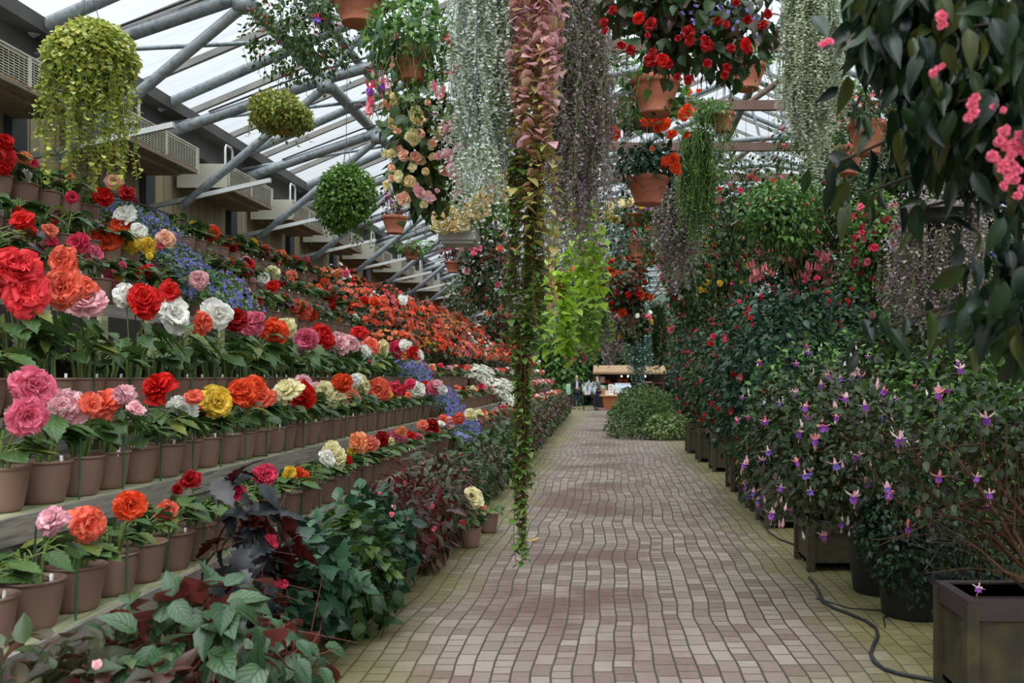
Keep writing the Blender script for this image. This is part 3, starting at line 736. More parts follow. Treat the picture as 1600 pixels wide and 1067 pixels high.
def colour_words(cs):
    seen = []
    for c in cs:
        if PET[c][0] not in seen: seen.append(PET[c][0])
    return ' and '.join(seen[:2])
def potted(i, y, flowers, k, dark=False, tagged=True, staked=True, small=False):
    """one potted begonia on shelf i at distance y; flowers: list of (world point, size, colour)"""
    x = -XC[i] + rnd.uniform(-.012, .012); z = TIER[i][1] + .002
    cw = colour_words([f[2] for f in flowers])
    what = ('dark-leaved ' if dark else '') + (cw + ' begonia' if cw else 'leafy begonia without a bloom')
    lab = '%s in brown pot, %s along the near %s shelf' % (what, ordinal(k + 1), NEARNAME[i])
    root = empty('potted_begonia', (x, y, z), lab, 'potted plant', 'begonias on the %s near shelf' % NEARNAME[i])
    place('pot', ME_POT, root, scale=(rnd.uniform(.97, 1.02),) * 2 + (1,)); place('soil', ME_SOIL, [c for c in root.children if c.name.startswith('pot')][0])
    top = max([f[0][2] - z - POT_H for f in flowers] + [.12])
    me = rnd.choice(BEG_DARK if dark else BEG_SMALL if small else BEG_FOL)
    sz = min(1.3 if i != 2 else 1.75, max(.72 if i < 2 else 1.0, top / (.18 if i == 2 else .27))) if not dark else 1.1
    sp = rnd.uniform(.9, 1.12) * (1.15 if i == 2 else 1)
    o = place('foliage', me, root, (0, 0, .175 - .175 * sz), (0, 0, rnd.uniform(0, 6.28)), (sp, sp, sz))
    if flowers:
        g = Geo()
        for p, w, c in flowers:
            q = Vector((p[0] - x, p[1] - y, p[2] - z)); b = Vector((rnd.uniform(-.03, .03), rnd.uniform(-.03, .03), .17))
            tube(g, [b, (b + q) / 2 + Vector((0, .02, .03)), q + Vector((-.01, .02, 0))], .004, 5)
        g.build('stem', M['stem'], root)
        for p, w, c in flowers:
            q = (p[0] - x, p[1] - y, p[2] - z)
            ax = (rnd.uniform(-.3, 1.1), rnd.uniform(-1, -.35), rnd.uniform(-.25, .6))
            kind = FL_DOUBLE if rnd.random() < .85 else FL_CAM
            if c in 'LXPM' and rnd.random() < .6: kind = FL_CAM
            if w < .05: kind = FL_SEMI
            bloom(root, kind, [pm(c)], w * 1.12, q, rnd, 'flower', ax)
    if tagged and rnd.random() < .6:
        place('plant_tag', ME_TAG, root, (.095, -.035 + rnd.uniform(-.03, .03), .172), (rnd.uniform(-.15, .15), rnd.uniform(-.1, .15), 1.2))
    if staked and rnd.random() < .5:
        g = Geo(); h = .2 + max(.10, top * .9); tube(g, [(0, 0, .17), (.012, .01, h)], .0045, 5); g.build('stake', M['stakedark'], root)
    return root
NPOT = {}
DARKAT = {(4, 1), (3, 0), (3, 6), (3, 7), (6, 12), (6, 13), (5, 10), (5, 14), (4, 13), (3, 15)}
for i in NEAR:
    ya, yb = RANGE[i]; ys = []; y = ya
    while y < yb:
        if not (i in GAPS and GAPS[i][0] < y < GAPS[i][1]): ys.append(y + rnd.uniform(-.015, .015))
        y += .3
    fl = {k: [] for k in range(len(ys))}
    for s in filter(None, FLW.get(i, '').split(',')):
        px, py, w, c = s.split(); px, py, w = float(px), float(py), float(w)
        best = min(range(len(ys)), key=lambda k: abs(CX - F * (XC[i] - .03) / ys[k] - px))
        Y = ys[best] - .10 + rnd.uniform(-.03, .03); p = P(px, py, Y)
        if p.z < TIER[i][1] + POT_H + .01: p.z = TIER[i][1] + POT_H + .03
        fl[best].append((p, w * Y / F, c))
    for k, y in enumerate(ys):
        if i >= 3 and not fl[k] and (rnd.random() < .55 or y > 10):
            for q in range(rnd.randint(1, 3)):
                fl[k].append((Vector((-XC[i] + rnd.uniform(-.02, .14), y + rnd.uniform(-.1, .1), RIM[i] + rnd.uniform(.06, .2))), rnd.uniform(.05, .085), rnd.choice('RRCCOPSMWEDA' if y < 10 else 'OOCCRRSA')))
        if i < 3 and not fl[k] and y > 11:
            fl[k].append((Vector((-XC[i] + .06, y, RIM[i] + rnd.uniform(.1, .2))), .09, rnd.choice('RCPWMK')))
        potted(i, y, fl[k], k, (i, k) in DARKAT, staked=i < 4, small=(i >= 3 and rnd.random() < .45))
    NPOT[i] = len(ys)
# loose green canes standing in the gaps along the two lower shelves, one per gap
for i, n in ((0, 13), (1, 22), (2, 12)):
    for k in range(n):
        y = RANGE[i][0] + .42 + k * .42
        g = Geo(); h = .30 if i else .27; tube(g, [(0, 0, 0), (.006, .004, h)], .0048, 6)
        o = g.build('plant_cane', M['stake'], None, (-TIER[i][0] - .035, y, TIER[i][1]))
        tag(o, 'thin green cane at the edge of the %s near shelf, %s cane along' % (NAME[i], ordinal(k + 1)), 'cane', 'green canes on the %s near shelf' % NAME[i])

# far staging: lower three shelves carry single pots, the upper four orange bushes
def blossom_cloud(g, n, c, rad, size, rs, mat, kind='low'):
    v = unit(rs.normal(size=(n * 2, 3))); v = v[v[:, 2] > -.25][:n]; p = np.asarray(c) + v * np.asarray(rad) * rs.uniform(.85, 1.12, (len(v), 1))
    for q in range(len(p)):
        ax = v[q] + rs.normal(size=3) * .3; ax = ax / np.linalg.norm(ax); u = unit(np.cross(ax, [.3, .2, 1.])); w = np.cross(ax, u)
        s = size * rs.uniform(.7, 1.25)
        for m, tl, ln in ((6, .2, .5), (4, .9, .36)):
            ph = np.arange(m) * 2 * PI / m + rs.rand() * 6; rad_ = np.cos(ph)[:, None] * u + np.sin(ph)[:, None] * w
            d = rad_ * math.cos(tl) + ax * math.sin(tl)
            instances(g, LEAF['petal5'], np.repeat(p[q:q + 1], m, 0), d, np.repeat(ax[None], m, 0), ln * s, mat, 1.25)
def bush_meshes(name, leaf, key, lsize, c, n, size, seed, rad=(.28, .30, .24), nl=130, cz=.30):
    rs = np.random.RandomState(seed)
    g = Geo(); blob(g, nl, (0, 0, cz), rad, key, lsize, rs, down=.4); f = g.mesh('foliage', [leaf])
    g = Geo(); blossom_cloud(g, n, (.03, 0, cz + .02), (rad[0] * .95, rad[1], rad[2] * 1.05), size, rs, 0); b = g.mesh('blossoms', [pm(c)])
    return f, b
BUSH = {c: bush_meshes('bush', M['begsmall'], 'begonia', .085, c, n, .085, 300 + q) for q, (c, n) in enumerate((('O', 62), ('C', 62), ('S', 58), ('R', 50), ('A', 50), ('P', 40), ('Y', 34), ('W', 26)))}
def bush(i, y, c, lab, grp, s=1.):
    root = empty('begonia_bush', (-XC[i] + (.04 if i == 6 else 0), y, TIER[i][1] + .002), lab, 'potted plant', grp)
    place('soil', ME_SOIL, place('pot', ME_POT, root)); f, b = BUSH[c]; r = rnd.uniform(0, 6.28)
    s *= .82 if i == 6 else 1.; place('foliage', f, root, rot=(0, 0, r), scale=s); o = place('blossoms', b, root, rot=(0, 0, r), scale=s); o['kind'] = 'stuff'
    return root
nk = {}
for i in range(3, 7):
    y = 14.55
    while y < 40:
        c = rnd.choice('OOCCCSSSRAA' if y < 30 else 'OCSRAPYW') if rnd.random() < .88 else rnd.choice('PYWP')
        nk[i] = nk.get(i, 0) + 1
        bush(i, y, c, '%s flowered begonia bush, %s bush along the far %s shelf' % (PET[c][0], ordinal(nk[i]), NAME[i]), 'begonia bushes on the far %s shelf' % NAME[i], rnd.uniform(.9, 1.15))
        y += .52 if y < 24 else .95
FAR3 = '655 628 0'
for i in range(3):
    y = 15.5; k = 0; g = Geo()
    while y < 40:
        skip = (i == 1 and 20.5 < y < 23.6) or (i == 2 and 19.6 < y < 23)
        if y < 27.5 and not skip:
            cs = rnd.choices('RCPLWMOASDK', k=rnd.randint(2, 3)); x, z = -XC[i], TIER[i][1] + .002; k += 1
            root = empty('potted_begonia', (x, y, z), '%s begonia in brown pot, %s along the far %s shelf' % (colour_words(cs), ordinal(k), NAME[i]), 'potted plant', 'begonias on the far %s shelf' % NAME[i])
            place('soil', ME_SOIL, place('pot', ME_POT, root)); place('foliage', rnd.choice(BEG_FOL), root, (0, 0, -.0), (0, 0, rnd.uniform(0, 6)), 1.0)
            for q, c in enumerate(cs):
                bloom(root, FL_SEMI, [pm(c)], rnd.uniform(.10, .14), (rnd.uniform(-.03, .12), -.14 + .14 * q + rnd.uniform(-.04, .04), .2 + rnd.uniform(.06, .2)), rnd, 'flower', (.5, -.9, .3))
        y += .50
def farmass(i, ya, yb):
    rs = np.random.RandomState(700 + i); g = Geo(); y = ya; x, z, _ = TIER[i]
    while y < yb:
        lathe(g, [(0, 0), (.085, 0), (.125, .2), (.10, .19)], 10, 0, (-XC[i], y, z + .003)); blob(g, 60, (-XC[i], y, z + .3), (.17, .2, .12), 'begonia', .11, rs, mat=1)
        c = 2 + rs.randint(6); blossom_cloud(g, 6, (-XC[i] + .03, y, z + .34), (.16, .2, .12), .13, rs, c); y += .45
    o = g.build('begonias', [M['pot'], M['beg']] + [pm(c) for c in 'RCPLSW'])
    tag(o, 'distant run of pink and coral potted begonias at the far end of the %s shelf' % NAME[i], 'potted plants', None, 'stuff')
for i in range(3): farmass(i, 27.9, 40.3)

# trailing lobelia on the steps
def trailing_mesh(seed, leaf, petal, key, n, rad, drop, bs, nb, lsz=.03):
    rs = np.random.RandomState(seed); g = Geo()
    p, v = ell(n, (0, 0, .18), rad, rs, .35, -.3); d = v + rs.normal(size=v.shape) * .5
    instances(g, LEAF[key], p, d, v + [0, 0, .5], lsz * rs.uniform(.7, 1.3, len(p)))
    k = int(n * .9); t = rs.rand(k); p = np.stack([.12 + .16 * np.sqrt(t) + rs.normal(size=k) * .05, rs.uniform(-1, 1, k) * rad[1], .2 - drop * t], 1)
    instances(g, LEAF[key], p, rs.normal(size=(k, 3)) + [.5, 0, -.6], rs.normal(size=(k, 3)) * .4 + [.5, 0, 1], lsz * rs.uniform(.7, 1.3, k))
    f = g.mesh('foliage', [leaf]); g = Geo()
    p1, v = ell(nb, (0, 0, .19), np.array(rad) * 1.06, rs, .1, -.1); t = rs.rand(nb)
    p2 = np.stack([.16 + .16 * np.sqrt(t) + rs.normal(size=nb) * .04, rs.uniform(-1, 1, nb) * rad[1] * 1.05, .2 - drop * t], 1)
    pp = np.concatenate([p1, p2]); ax = np.concatenate([v, np.tile([[.8, -.4, .5]], (nb, 1))]) + rs.normal(size=(len(pp), 3)) * .35
    for m in range(4):
        ph = m * PI / 2 + rs.rand(len(pp)); u = unit(np.cross(ax, [.2, .9, .3])); w = unit(np.cross(ax, u))
        instances(g, LEAF['petal5'], pp, np.cos(ph)[:, None] * u + np.sin(ph)[:, None] * w + ax * .15, ax, bs * rs.uniform(.7, 1.2, len(pp)), 0, 1.3)
    return f, g.mesh('blossoms', [petal])
LOB = [trailing_mesh(800 + s, M['midgreen'], M['lobelia'], 'small', 620, (.2, .26, .14), .42, .016, 150) for s in range(2)]
LOBF = [trailing_mesh(810 + s, M['midgreen'], M['lobelia'], 'small', 420, (.24, .36, .2), .5, .023, 190) for s in range(2)]
WHT = trailing_mesh(820, M['begsmall'], M['whitebloom'], 'small', 300, (.3, .5, .25), .4, .045, 150, .05)
LIL = trailing_mesh(821, M['midgreen'], M['lilac'], 'ovate', 60, (.16, .2, .1), .1, .035, 80, .12)
def trailer(pair, pos, name, lab, grp, s=1.):
    root = empty(name, pos, lab, 'potted plant', grp); place('soil', ME_SOIL, place('pot', ME_POT, root))
    place('foliage', pair[0], root, (0, 0, .02), scale=s); place('blossoms', pair[1], root, (0, 0, .02), scale=s)['kind'] = 'stuff'
    return root
for i in range(4, 7):
    for q, y in enumerate((8.66, 9.14)):
        t = trailer(LOB[q], (-XC[i], y, TIER[i][1] + .002), 'trailing_lobelia', 'blue lobelia spilling over the near %s shelf, %s plant of two' % (NEARNAME[i], ('nearer', 'farther')[q]), 'lobelia cascading down the near shelves')
        if i == 4:
            for c in t.children:
                if c.name.startswith(('foliage', 'blossoms')): c.scale = (1.5, 1.05, 1.9); c.location.z = -.14
for i, y in ((2, 13.95), (2, 14.6), (1, 14.15), (1, 14.85), (0, 14.2), (0, 14.9)):
    g = Geo(); z = TIER[i][1]
    far = y > 14.5
    # an upturned box carries each pot in the gap between the two stagings
    trailer(LOBF[far], (-XC[i] + .03, y, z + .002), 'trailing_lobelia', 'blue lobelia between the near and far staging at %s shelf height, %s of two' % (NAME[i], ('nearer', 'farther')[far]), 'lobelia between the stagings', 1.12)
    if y > 13.9:
        st = empty('pot_stand', (-XC[i] + .03, y, 0), 'square wooden stand under the %s lobelia at %s shelf height' % (('nearer', 'farther')[far], NAME[i]), 'stand', 'stands under the lobelia')
        g = Geo(); box(g, (-.14, -.14, z - .03), (.14, .14, z)); g.build('top', M['greywood'], st, smooth=False)
        for a, b in ((-1, -1), (-1, 1), (1, -1), (1, 1)):
            g = Geo(); box(g, (a * .11 - .02, b * .11 - .02, 0), (a * .11 + .02, b * .11 + .02, z - .03)); g.build('leg', M['greywood'], st, smooth=False)
trailer(LIL, (-XC[0] + .02, 13.75 - .1, TIER[0][1] + .002), 'streptocarpus', 'lilac flowered plant with broad leaves at the far end of the lowest near shelf', None)
trailer(WHT, (-XC[1], 21.6, TIER[1][1] + .002), 'white_begonia', 'white flowered begonia mass on the far second shelf, nearer of two', 'white begonias on the far second shelf', 1.15)
trailer(WHT, (-XC[1], 22.9, TIER[1][1] + .002), 'white_begonia', 'white flowered begonia mass on the far second shelf, farther of two', 'white begonias on the far second shelf', 1.15)
trailer(WHT, (-XC[2], 21.0, TIER[2][1] + .002), 'white_begonia', 'white flowered begonia mass on the far third shelf, nearer of two', 'white begonias on the far third shelf')
trailer(WHT, (-XC[2], 22.2, TIER[2][1] + .002), 'white_begonia', 'white flowered begonia mass on the far third shelf, farther of two', 'white begonias on the far third shelf')
for q, (px, Y, c) in enumerate(((735, 9.0, 'K'), (763, 9.85, 'C'))):
    X = (px - CX) * Y / F; root = empty('potted_begonia', (X, Y, .002), '%s in small brown pot on the bricks, %s of two' % (('cream begonia', 'leafy plant')[q], ('nearer', 'farther')[q]), 'potted plant', 'pots on the brick floor')
    place('soil', ME_SOIL, place('pot', ME_POT, root, scale=(.86, .86, .92))); place('foliage', BEG_FOL[q], root, (0, 0, .02), scale=.72)
    if not q:
        g = Geo(); tube(g, [(0, 0, .17), (.03, -.02, .45)], .004, 5); g.build('stem', M['stem'], root)
        g = Geo(); tube(g, [(0, .01, .17), (-.14, .02, .34)], .006, 6); g.build('stake', M['stake'], root)
        bloom(root, FL_DOUBLE, [pm('K')], .17, (.03, -.03, .46), rnd, 'flower', (.2, -.8, .5)); bloom(root, FL_SEMI, [pm('C')], .06, (-.06, -.1, .24), rnd, 'flower', (0, -1, .2))
    else: bloom(root, FL_SEMI, [pm('S')], .05, (-.03, -.08, .26), rnd, 'flower', (0, -1, .3))
# ================================================================== HANGING PLANTS
def S(px, Y): return px * Y / F
def hang_ball(px, py, w, h, Y, name, label, key, leaf, lsz, n, trail=0, tlen=.5, seed=1, pot=None, group=None, low=-1., tsz=None, cat='hanging plant'):
    """a rounded hanging plant centred at a pixel, w x h pixels, with trailing strands under it"""
    c = P(px, py, Y); rx, rz = S(w / 2, Y), S(h / 2, Y)
    root = hanging(name, label, cat, c, pot or ('black', rx * .45, rz * .8), group)
    def fn(g, rs):
        blob(g, n, (0, 0, 0), (rx * .9, rx * .9, rz * .9), key, lsz, rs, .3, .5, low)
        if trail: strands(g, (0, 0, -rz * .2), (rx * .85, rx * .85), trail, lambda r, u: tlen * (.2 + .8 * r.rand() ** 1.8), lsz * .75, key, tsz or lsz, rs, .01, out=.03)
    foliage(root, fn, [leaf, M['stem']], seed=seed)
    return root
hang_ball(136, 85, 142, 130, 6.2, 'hanging_hoya', 'large yellow-green trailing plant hanging near the first air conditioner', 'round', M['yelgreen'], .036, 5200, 190, .85, 1)
hang_ball(441, 176, 118, 74, 8., 'hanging_peperomia', 'variegated yellow-green bushy plant in a brown hanging pot under the roof pipes', 'small', M['yelgreen2'], .042, 3200, 50, .2, 2, ('terra', .12, .17))
hang_ball(541, 308, 94, 116, 9., 'hanging_leaf_ball', 'bright green rounded ball of small leaves hanging over the shelves', 'small', M['ballgreen'], .042, 5200, 50, .4, 3)
hang_ball(643, 385, 60, 26, 15., 'hanging_basket', 'low leafy green hanging basket farther along beside the air conditioners', 'ovate', M['midgreen'], .09, 160, 0, .2, 4, ('terra', .14, .2))

def fuchsia_hang(px, py, Y, label, pot=None, rad=(.4, .4, .3), off=(0, 0, .1), n=500, lsz=.05, key='ovate', leaf='fuleaf', fl=12, spec=None, frad=None, foff=None, trail=0, tlen=.5, seed=1, name='hanging_fuchsia', group=None, low=-1., tkey=None, cat='hanging plant'):
    root = hanging(name, label, cat, P(px, py, Y), pot, group)
    def fn(g, rs):
        blob(g, int(n * 1.9), off, rad, key, lsz, rs, .38, .5, low)
        if trail: strands(g, (off[0], off[1], off[2] - rad[2] * .3), (rad[0] * .9, rad[1] * .9), trail, lambda r, u: tlen * r.uniform(.3, 1), lsz * 1.1, tkey or key, lsz * .8, rs, .02, out=.05)
    foliage(root, fn, [M[leaf], M['stem']], seed=seed)
    if fl: blooms_over(root, fl, foff or off, frad or rad, spec, seed, .25)
    return root
RD = [fu('red', 'darkred', .06), fu('hotpink', 'purple', .06), bud('red', .04)]
PK = [fu('pink', 'blush', .06), fu('hotpink', 'pink', .06), bud('pink', .04)]
fuchsia_hang(470, 50, 7., 'loose hanging fuchsia with small red flowers against the roof panels', None, (.38, .36, .36), (0, 0, 0), 800, .045, fl=44, spec=[fu('red', 'darkred', .05), bud('red', .035), bud('orange', .035)], seed=11, trail=14, tlen=.35)
r = fuchsia_hang(562, 0, 6.6, 'terracotta hanging pot of pink fuchsia at the top edge of the view', ('terra', .19, .17), (.26, .26, .2), (.02, 0, .1), 260, .06, 'ovate', 'midgreen', 8, RD, seed=12, trail=12, tlen=.35)
fuchsia_hang(505, 30, 6.4, 'drooping fuchsia shoot with one purple and red double flower', None, (.08, .08, .10), (0, 0, .06), 40, .05, fl=0, seed=13)
bloom(bpy.data.objects[[o.name for o in bpy.data.objects if o.name.startswith('hanging_fuchsia')][-1]], FL_FU[1:2], [FU['red'], FU['violet']], .15, (0, -.05, .06), rnd)
r = fuchsia_hang(644, 78, 6., 'terracotta hanging pot of big pink and purple fuchsias beside the silver curtain', ('terra', .115, .19), (.32, .30, .22), (0, .0, .08), 620, .055, 'ovate', 'midgreen', 0, None, seed=14, trail=60, tlen=.5)
for px, py, a, b, s in ((580, 103, 'hotpink', 'pink', .14), (585, 128, 'hotpink', 'purple', .17), (600, 120, 'coralpink', 'purple', .16), (575, 160, 'coralpink', 'coralpink', .15), (612, 92, 'coralpink', 'pink', .12), (585, 152, 'coralpink', 'hotpink', .13), (616, 57, 'coralpink', 'pink', .12), (713, 75, 'coralpink', 'pink', .12), (710, 98, 'coralpink', 'hotpink', .17), (692, 138, 'coralpink', 'coralpink', .14), (678, 130, 'pink', 'coralpink', .12), (703, 110, 'coralpink', 'coralpink', .13), (605, 128, 'pink', 'blush', .12), (700, 60, 'hotpink', 'pink', .1)):
    q = P(px, py - 12, 5.8) - Vector(r.location); bloom(r, FL_FU, [FU[a], FU[b]], s, q, rnd)
def droopleaves(root, pts, size, leaf, name='drooping_foliage', seed=0, key='droop'):
    g = Geo(); rs = np.random.RandomState(seed)
    p = np.array([tuple(q) for q in pts]); k = len(p); d = rs.normal(size=(k, 3)) * .35; d[:, 2] -= 1
    nr = rs.normal(size=(k, 3)) * .4; nr[:, 1] -= 1
    instances(g, LEAF[key], p, d, nr, size * rs.uniform(.75, 1.2, k)); 
    for q in p: tube(g, [q, q + [0, .0, .03], q + [rs.uniform(-.02, .02), 0, .08]], .003, 4, 1)
    return g.build(name, [leaf, M['stem']], root)
droopleaves(r, [P(a, b, 5.75) - Vector(r.location) for a, b in ((575, 42), (568, 62), (582, 78), (592, 50), (600, 75), (588, 98), (612, 108), (618, 62), (598, 28), (678, 60), (686, 78))], .10, M['bluegreen'], seed=3)

# cream hanging begonia
root = hanging('hanging_begonia', 'cascading cream and blush hanging begonia beside the silver curtain', 'hanging plant', P(665, 165, 7.), ('black', .20, .2))
foliage(root, lambda g, rs: (blob(g, 300, (0, 0, -.12), (.30, .28, .26), 'begonia', .10, rs, .4, .7), blob(g, 300, (0, 0, -.45), (.29, .25, .35), 'begonia', .09, rs, .4, .8), strands(g, (0, 0, -.4), (.22, .22), 16, lambda r, u: .55 * r.uniform(.4, 1), .09, 'begonia', .07, rs, .02)), [M['beg'], M['redstem']], seed=21)
for px, py, d, c in ((609, 148, 14, 'K'), (649, 178, 24, 'K'), (652, 188, 20, 'T'), (620, 195, 26, 'T'), (645, 215, 22, 'K'), (655, 208, 14, 'E'), (602, 163, 18, 'E'), (614, 158, 14, 'T'), (679, 177, 12, 'L'), (700, 198, 18, 'X'), (712, 200, 12, 'L'), (685, 243, 14, 'L'), (700, 242, 18, 'X'), (630, 243, 18, 'E'), (650, 245, 20, 'E'), (603, 240, 14, 'K'), (661, 252, 12, 'T'), (676, 224, 12, 'E'), (708, 267, 22, 'X'), (690, 205, 14, 'T'), (617, 226, 12, 'L'), (716, 228, 14, 'X'), (665, 268, 14, 'T'), (622, 275, 18, 'K'), (612, 262, 14, 'E'), (640, 282, 16, 'T'), (655, 300, 16, 'L'), (630, 310, 18, 'E'), (605, 290, 16, 'K'), (672, 310, 14, 'X'), (645, 262, 14, 'K'), (622, 205, 12, 'E'), (668, 160, 12, 'E'), (695, 268, 16, 'E')):
    q = P(px, py, 6.70 + rnd.uniform(-.05, .08)) - Vector(root.location); bloom(root, FL_SEMI, [pm(c)], S(d, 6.7) * 1.05, q, rnd, 'flower', (rnd.uniform(-.5, .5), -1, rnd.uniform(-.5, .3)))
for k in range(26):
    q = P(rnd.uniform(600, 730), rnd.uniform(150, 335), 6.74) - Vector(root.location); bloom(root, FL_SEMI, [pm(rnd.choice('KEXWT'))], rnd.uniform(.035, .06), q, rnd, 'flower', (rnd.uniform(-.6, .6), -1, rnd.uniform(-.6, .3)))
# second cream begonia in the grey planter
root = hanging('hanging_begonia', 'tan and cream begonia in a square pale grey hanging planter', 'hanging plant', P(718, 345, 9.), None)
g = Geo(); box(g, (-.17, -.17, -.20), (.17, .17, 0)); box(g, (-.19, -.19, -.02), (.19, .19, .02)); box(g, (-.15, -.15, -.23), (.15, .15, -.2)); g.build('planter', M['greypot'], root, smooth=False)
foliage(root, lambda g, rs: blob(g, 150, (.12, 0, .12), (.42, .3, .2), 'begonia', .09, rs, .4, .6), [M['midgreen'], M['stem']], seed=22)
for k in range(46):
    t = k / 45; px = 690 + 105 * t + rnd.uniform(-12, 12); py = 345 - 60 * max(0, t - .3) / .7 + rnd.uniform(-16, 10)
    q = P(px, py, 8.75) - Vector(root.location); bloom(root, FL_SEMI, [pm('T' if rnd.random() < .75 else 'K')], rnd.uniform(.08, .13), q, rnd, 'flower', (rnd.uniform(-.5, .5), -1, rnd.uniform(-.5, .3)))
for px, py in ((760, 285), (766, 294), (718, 255), (748, 262)):
    q = P(px, py - 8, 8.6) - Vector(root.location); bloom(root, FL_FU, [FU['hotpink'], FU['magenta']], .10, q, rnd)
# pink and white fuchsia over a terracotta bowl
r = fuchsia_hang(617, 338, 11., 'small terracotta hanging bowl with sparse stems below the cream begonia', ('terra', .15, .2), (.20, .2, .16), (0, 0, .14), 70, .05, 'ovate', 'redleaf', 0, None, seed=23)
r = fuchsia_hang(655, 300, 9.4, 'blush and white fuchsia drooping above the small terracotta bowl', ('black', .1, .12), (.36, .25, .10), (0, 0, .02), 130, .05, 'ovate', 'fuleaf', 26, [fu('blush', 'white', .09), fu('blush', 'magenta', .08), bud('blush', .05)], seed=24, foff=(0, -.05, -.02))
fuchsia_hang(708, 409, 14., 'small terracotta pot of twiggy red fuchsia hanging near the wall brackets', ('terra', .125, .16), (.24, .24, .18), (0, 0, .18), 110, .055, 'ovate', 'redleaf', 14, [fu('red', 'hotpink', .07)], seed=25)
fuchsia_hang(760, 390, 13.5, 'dense pink and peach flowered hanging begonia left of the bronze vine', ('terra', .18, .2), (.42, .4, .62), (0, 0, -.1), 620, .07, 'begonia', 'begsmall', 44, [bl('S', .085), bl('E', .08), bl('P', .085), bl('L', .08)], seed=26, trail=22, tlen=.8)
fuchsia_hang(735, 455, 16., 'dark hanging fuchsia with few pink flowers above the far shelves', ('terra', .18, .2), (.48, .4, .42), (0, 0, 0), 520, .06, 'ovate', 'fuleaf', 16, PK, seed=27, trail=18, tlen=.6)
fuchsia_hang(785, 500, 19., 'coral flowered hanging begonia low over the far shelves', ('terra', .2, .2), (.4, .4, .5), (0, 0, .1), 400, .08, 'begonia', 'begsmall', 30, [bl('S', .11), bl('C', .11), bl('P', .1)], seed=28, trail=10, tlen=.6)

def curtain(px, py, Y, name, label, r, n, length, spacing, key, leaf, lsz, seed, stem='stem', pot=.0, wob=.012, per=1, cap=0, group=None, sag=0):
    """a hanging plant that is all long strands; the basket is at the pixel given"""
    root = hanging(name, label, 'hanging plant', P(px, py, Y), None if pot < 0 else ('black', pot or r[0] * .8, .16), group)
    def fn(g, rs):
        strands(g, (0, 0, .06), r, int(n * 2.3), length, spacing, key, lsz * 1.15, rs, wob, per=per, out=.04)
        if cap: blob(g, cap, (0, 0, .06), (r[0] * 1.15, r[1] * 1.15, .14), key, lsz, rs, .3, .3)
    foliage(root, fn, [M[leaf], M[stem]], seed=seed); return root
tap = lambda full, p=1.: (lambda rs, u: full * (1 - (u[0] ** 2 + u[1] ** 2) ** .5 * p) * rs.uniform(.55, 1))
curtain(763, -110, 5.6, 'silver_curtain_plant', 'wide silver leaved curtain hanging left of the bronze vine', (.145, .12), 110, lambda rs, u: 1.65 * rs.uniform(.72, 1.) if u[0] > -.9 else .9, .020, 'round', 'silverleaf', .021, 31, 'silverstem' if 'silverstem' in M else 'stem', wob=.016, cap=250)
curtain(745, 250, 5.2, 'silver_curtain_plant', 'thin straggling silver strands below the wide silver curtain', (.10, .05), 12, lambda rs, u: .55 * rs.uniform(.4, 1.), .028, 'round', 'silverleaf', .018, 32, wob=.02, pot=-1)
curtain(1270, -60, 6.5, 'silver_curtain_plant', 'tapering silver leaved curtain hanging right of the red begonia pots', (.145, .12), 120, lambda rs, u: 1.72 * (1 - .35 * (u[0] ** 2 + u[1] ** 2) ** .5) * rs.uniform(.75, 1), .020, 'round', 'silvergreen', .022, 33, wob=.010, cap=150)
# bronze and green heart-leaved vine that nearly reaches the floor
root = hanging('hanging_vine', 'long bronze and green heart-leaved vine hanging almost to the bricks', 'hanging plant', P(838, -70, 5.5), ('terra', .14, .16))
foliage(root, lambda g, rs: strands(g, (0, 0, .05), (.155, .10), 32, lambda r, u: 1.3 * r.uniform(.5, 1), .044, 'heart', .062, rs, .012, flat=1), [M['pinkbronze'], M['redstem']], 'bronze_growth', 41)['label'] = 'pink bronze upper leaves'
foliage(root, lambda g, rs: strands(g, (-.02, 0, -.55), (.125, .09), 26, lambda r, u: 1.5 * r.uniform(.4, 1), .050, 'heart', .062, rs, .010, flat=1), [M['bronze'], M['redstem']], 'olive_growth', 42)
foliage(root, lambda g, rs: (strands(g, (-.05, 0, -1.15), (.085, .07), 34, lambda r, u: 1.15 * r.uniform(.5, 1), .034, 'heart', .05, rs, .008, flat=1), strands(g, (-.085, 0, -2.1), (.035, .03), 22, lambda r, u: 1.40 * r.uniform(.5, 1), .028, 'heart', .042, rs, .006, flat=1)), [M['vinegreen'], M['redstem']], 'green_growth', 43)['label'] = 'green lower leaves of the vine'
curtain(897, -60, 6.6, 'purple_curtain_plant', 'broad grey-purple curtain of tiny leaves right of the bronze vine', (.17, .14), 125, lambda rs, u: 2.15 * (1 - .2 * abs(u[0])) * rs.uniform(.62, 1.05), .024, 'small', 'purple', .030, 44, wob=.018, cap=150)
curtain(845, -120, 6.4, 'purple_curtain_plant', 'pale mauve strands behind the top of the bronze vine', (.18, .12), 60, lambda rs, u: 1.2 * rs.uniform(.5, 1), .026, 'small', 'purplepale', .030, 45, wob=.018)
curtain(1060, 292, 10., 'purple_curtain_plant', 'grey-purple hanging curtain tapering beside the terracotta pots', (.22, .18), 110, tap(1.35, .55), .030, 'small', 'purple', .040, 46, wob=.016, cap=260)
curtain(1090, 220, 9.2, 'green_trailing_plant', 'soft green trailing plant left of the small terracotta pot', (.13, .12), 80, tap(1.3, .4), .03, 'small', 'midgreen', .034, 47, wob=.014, cap=200)
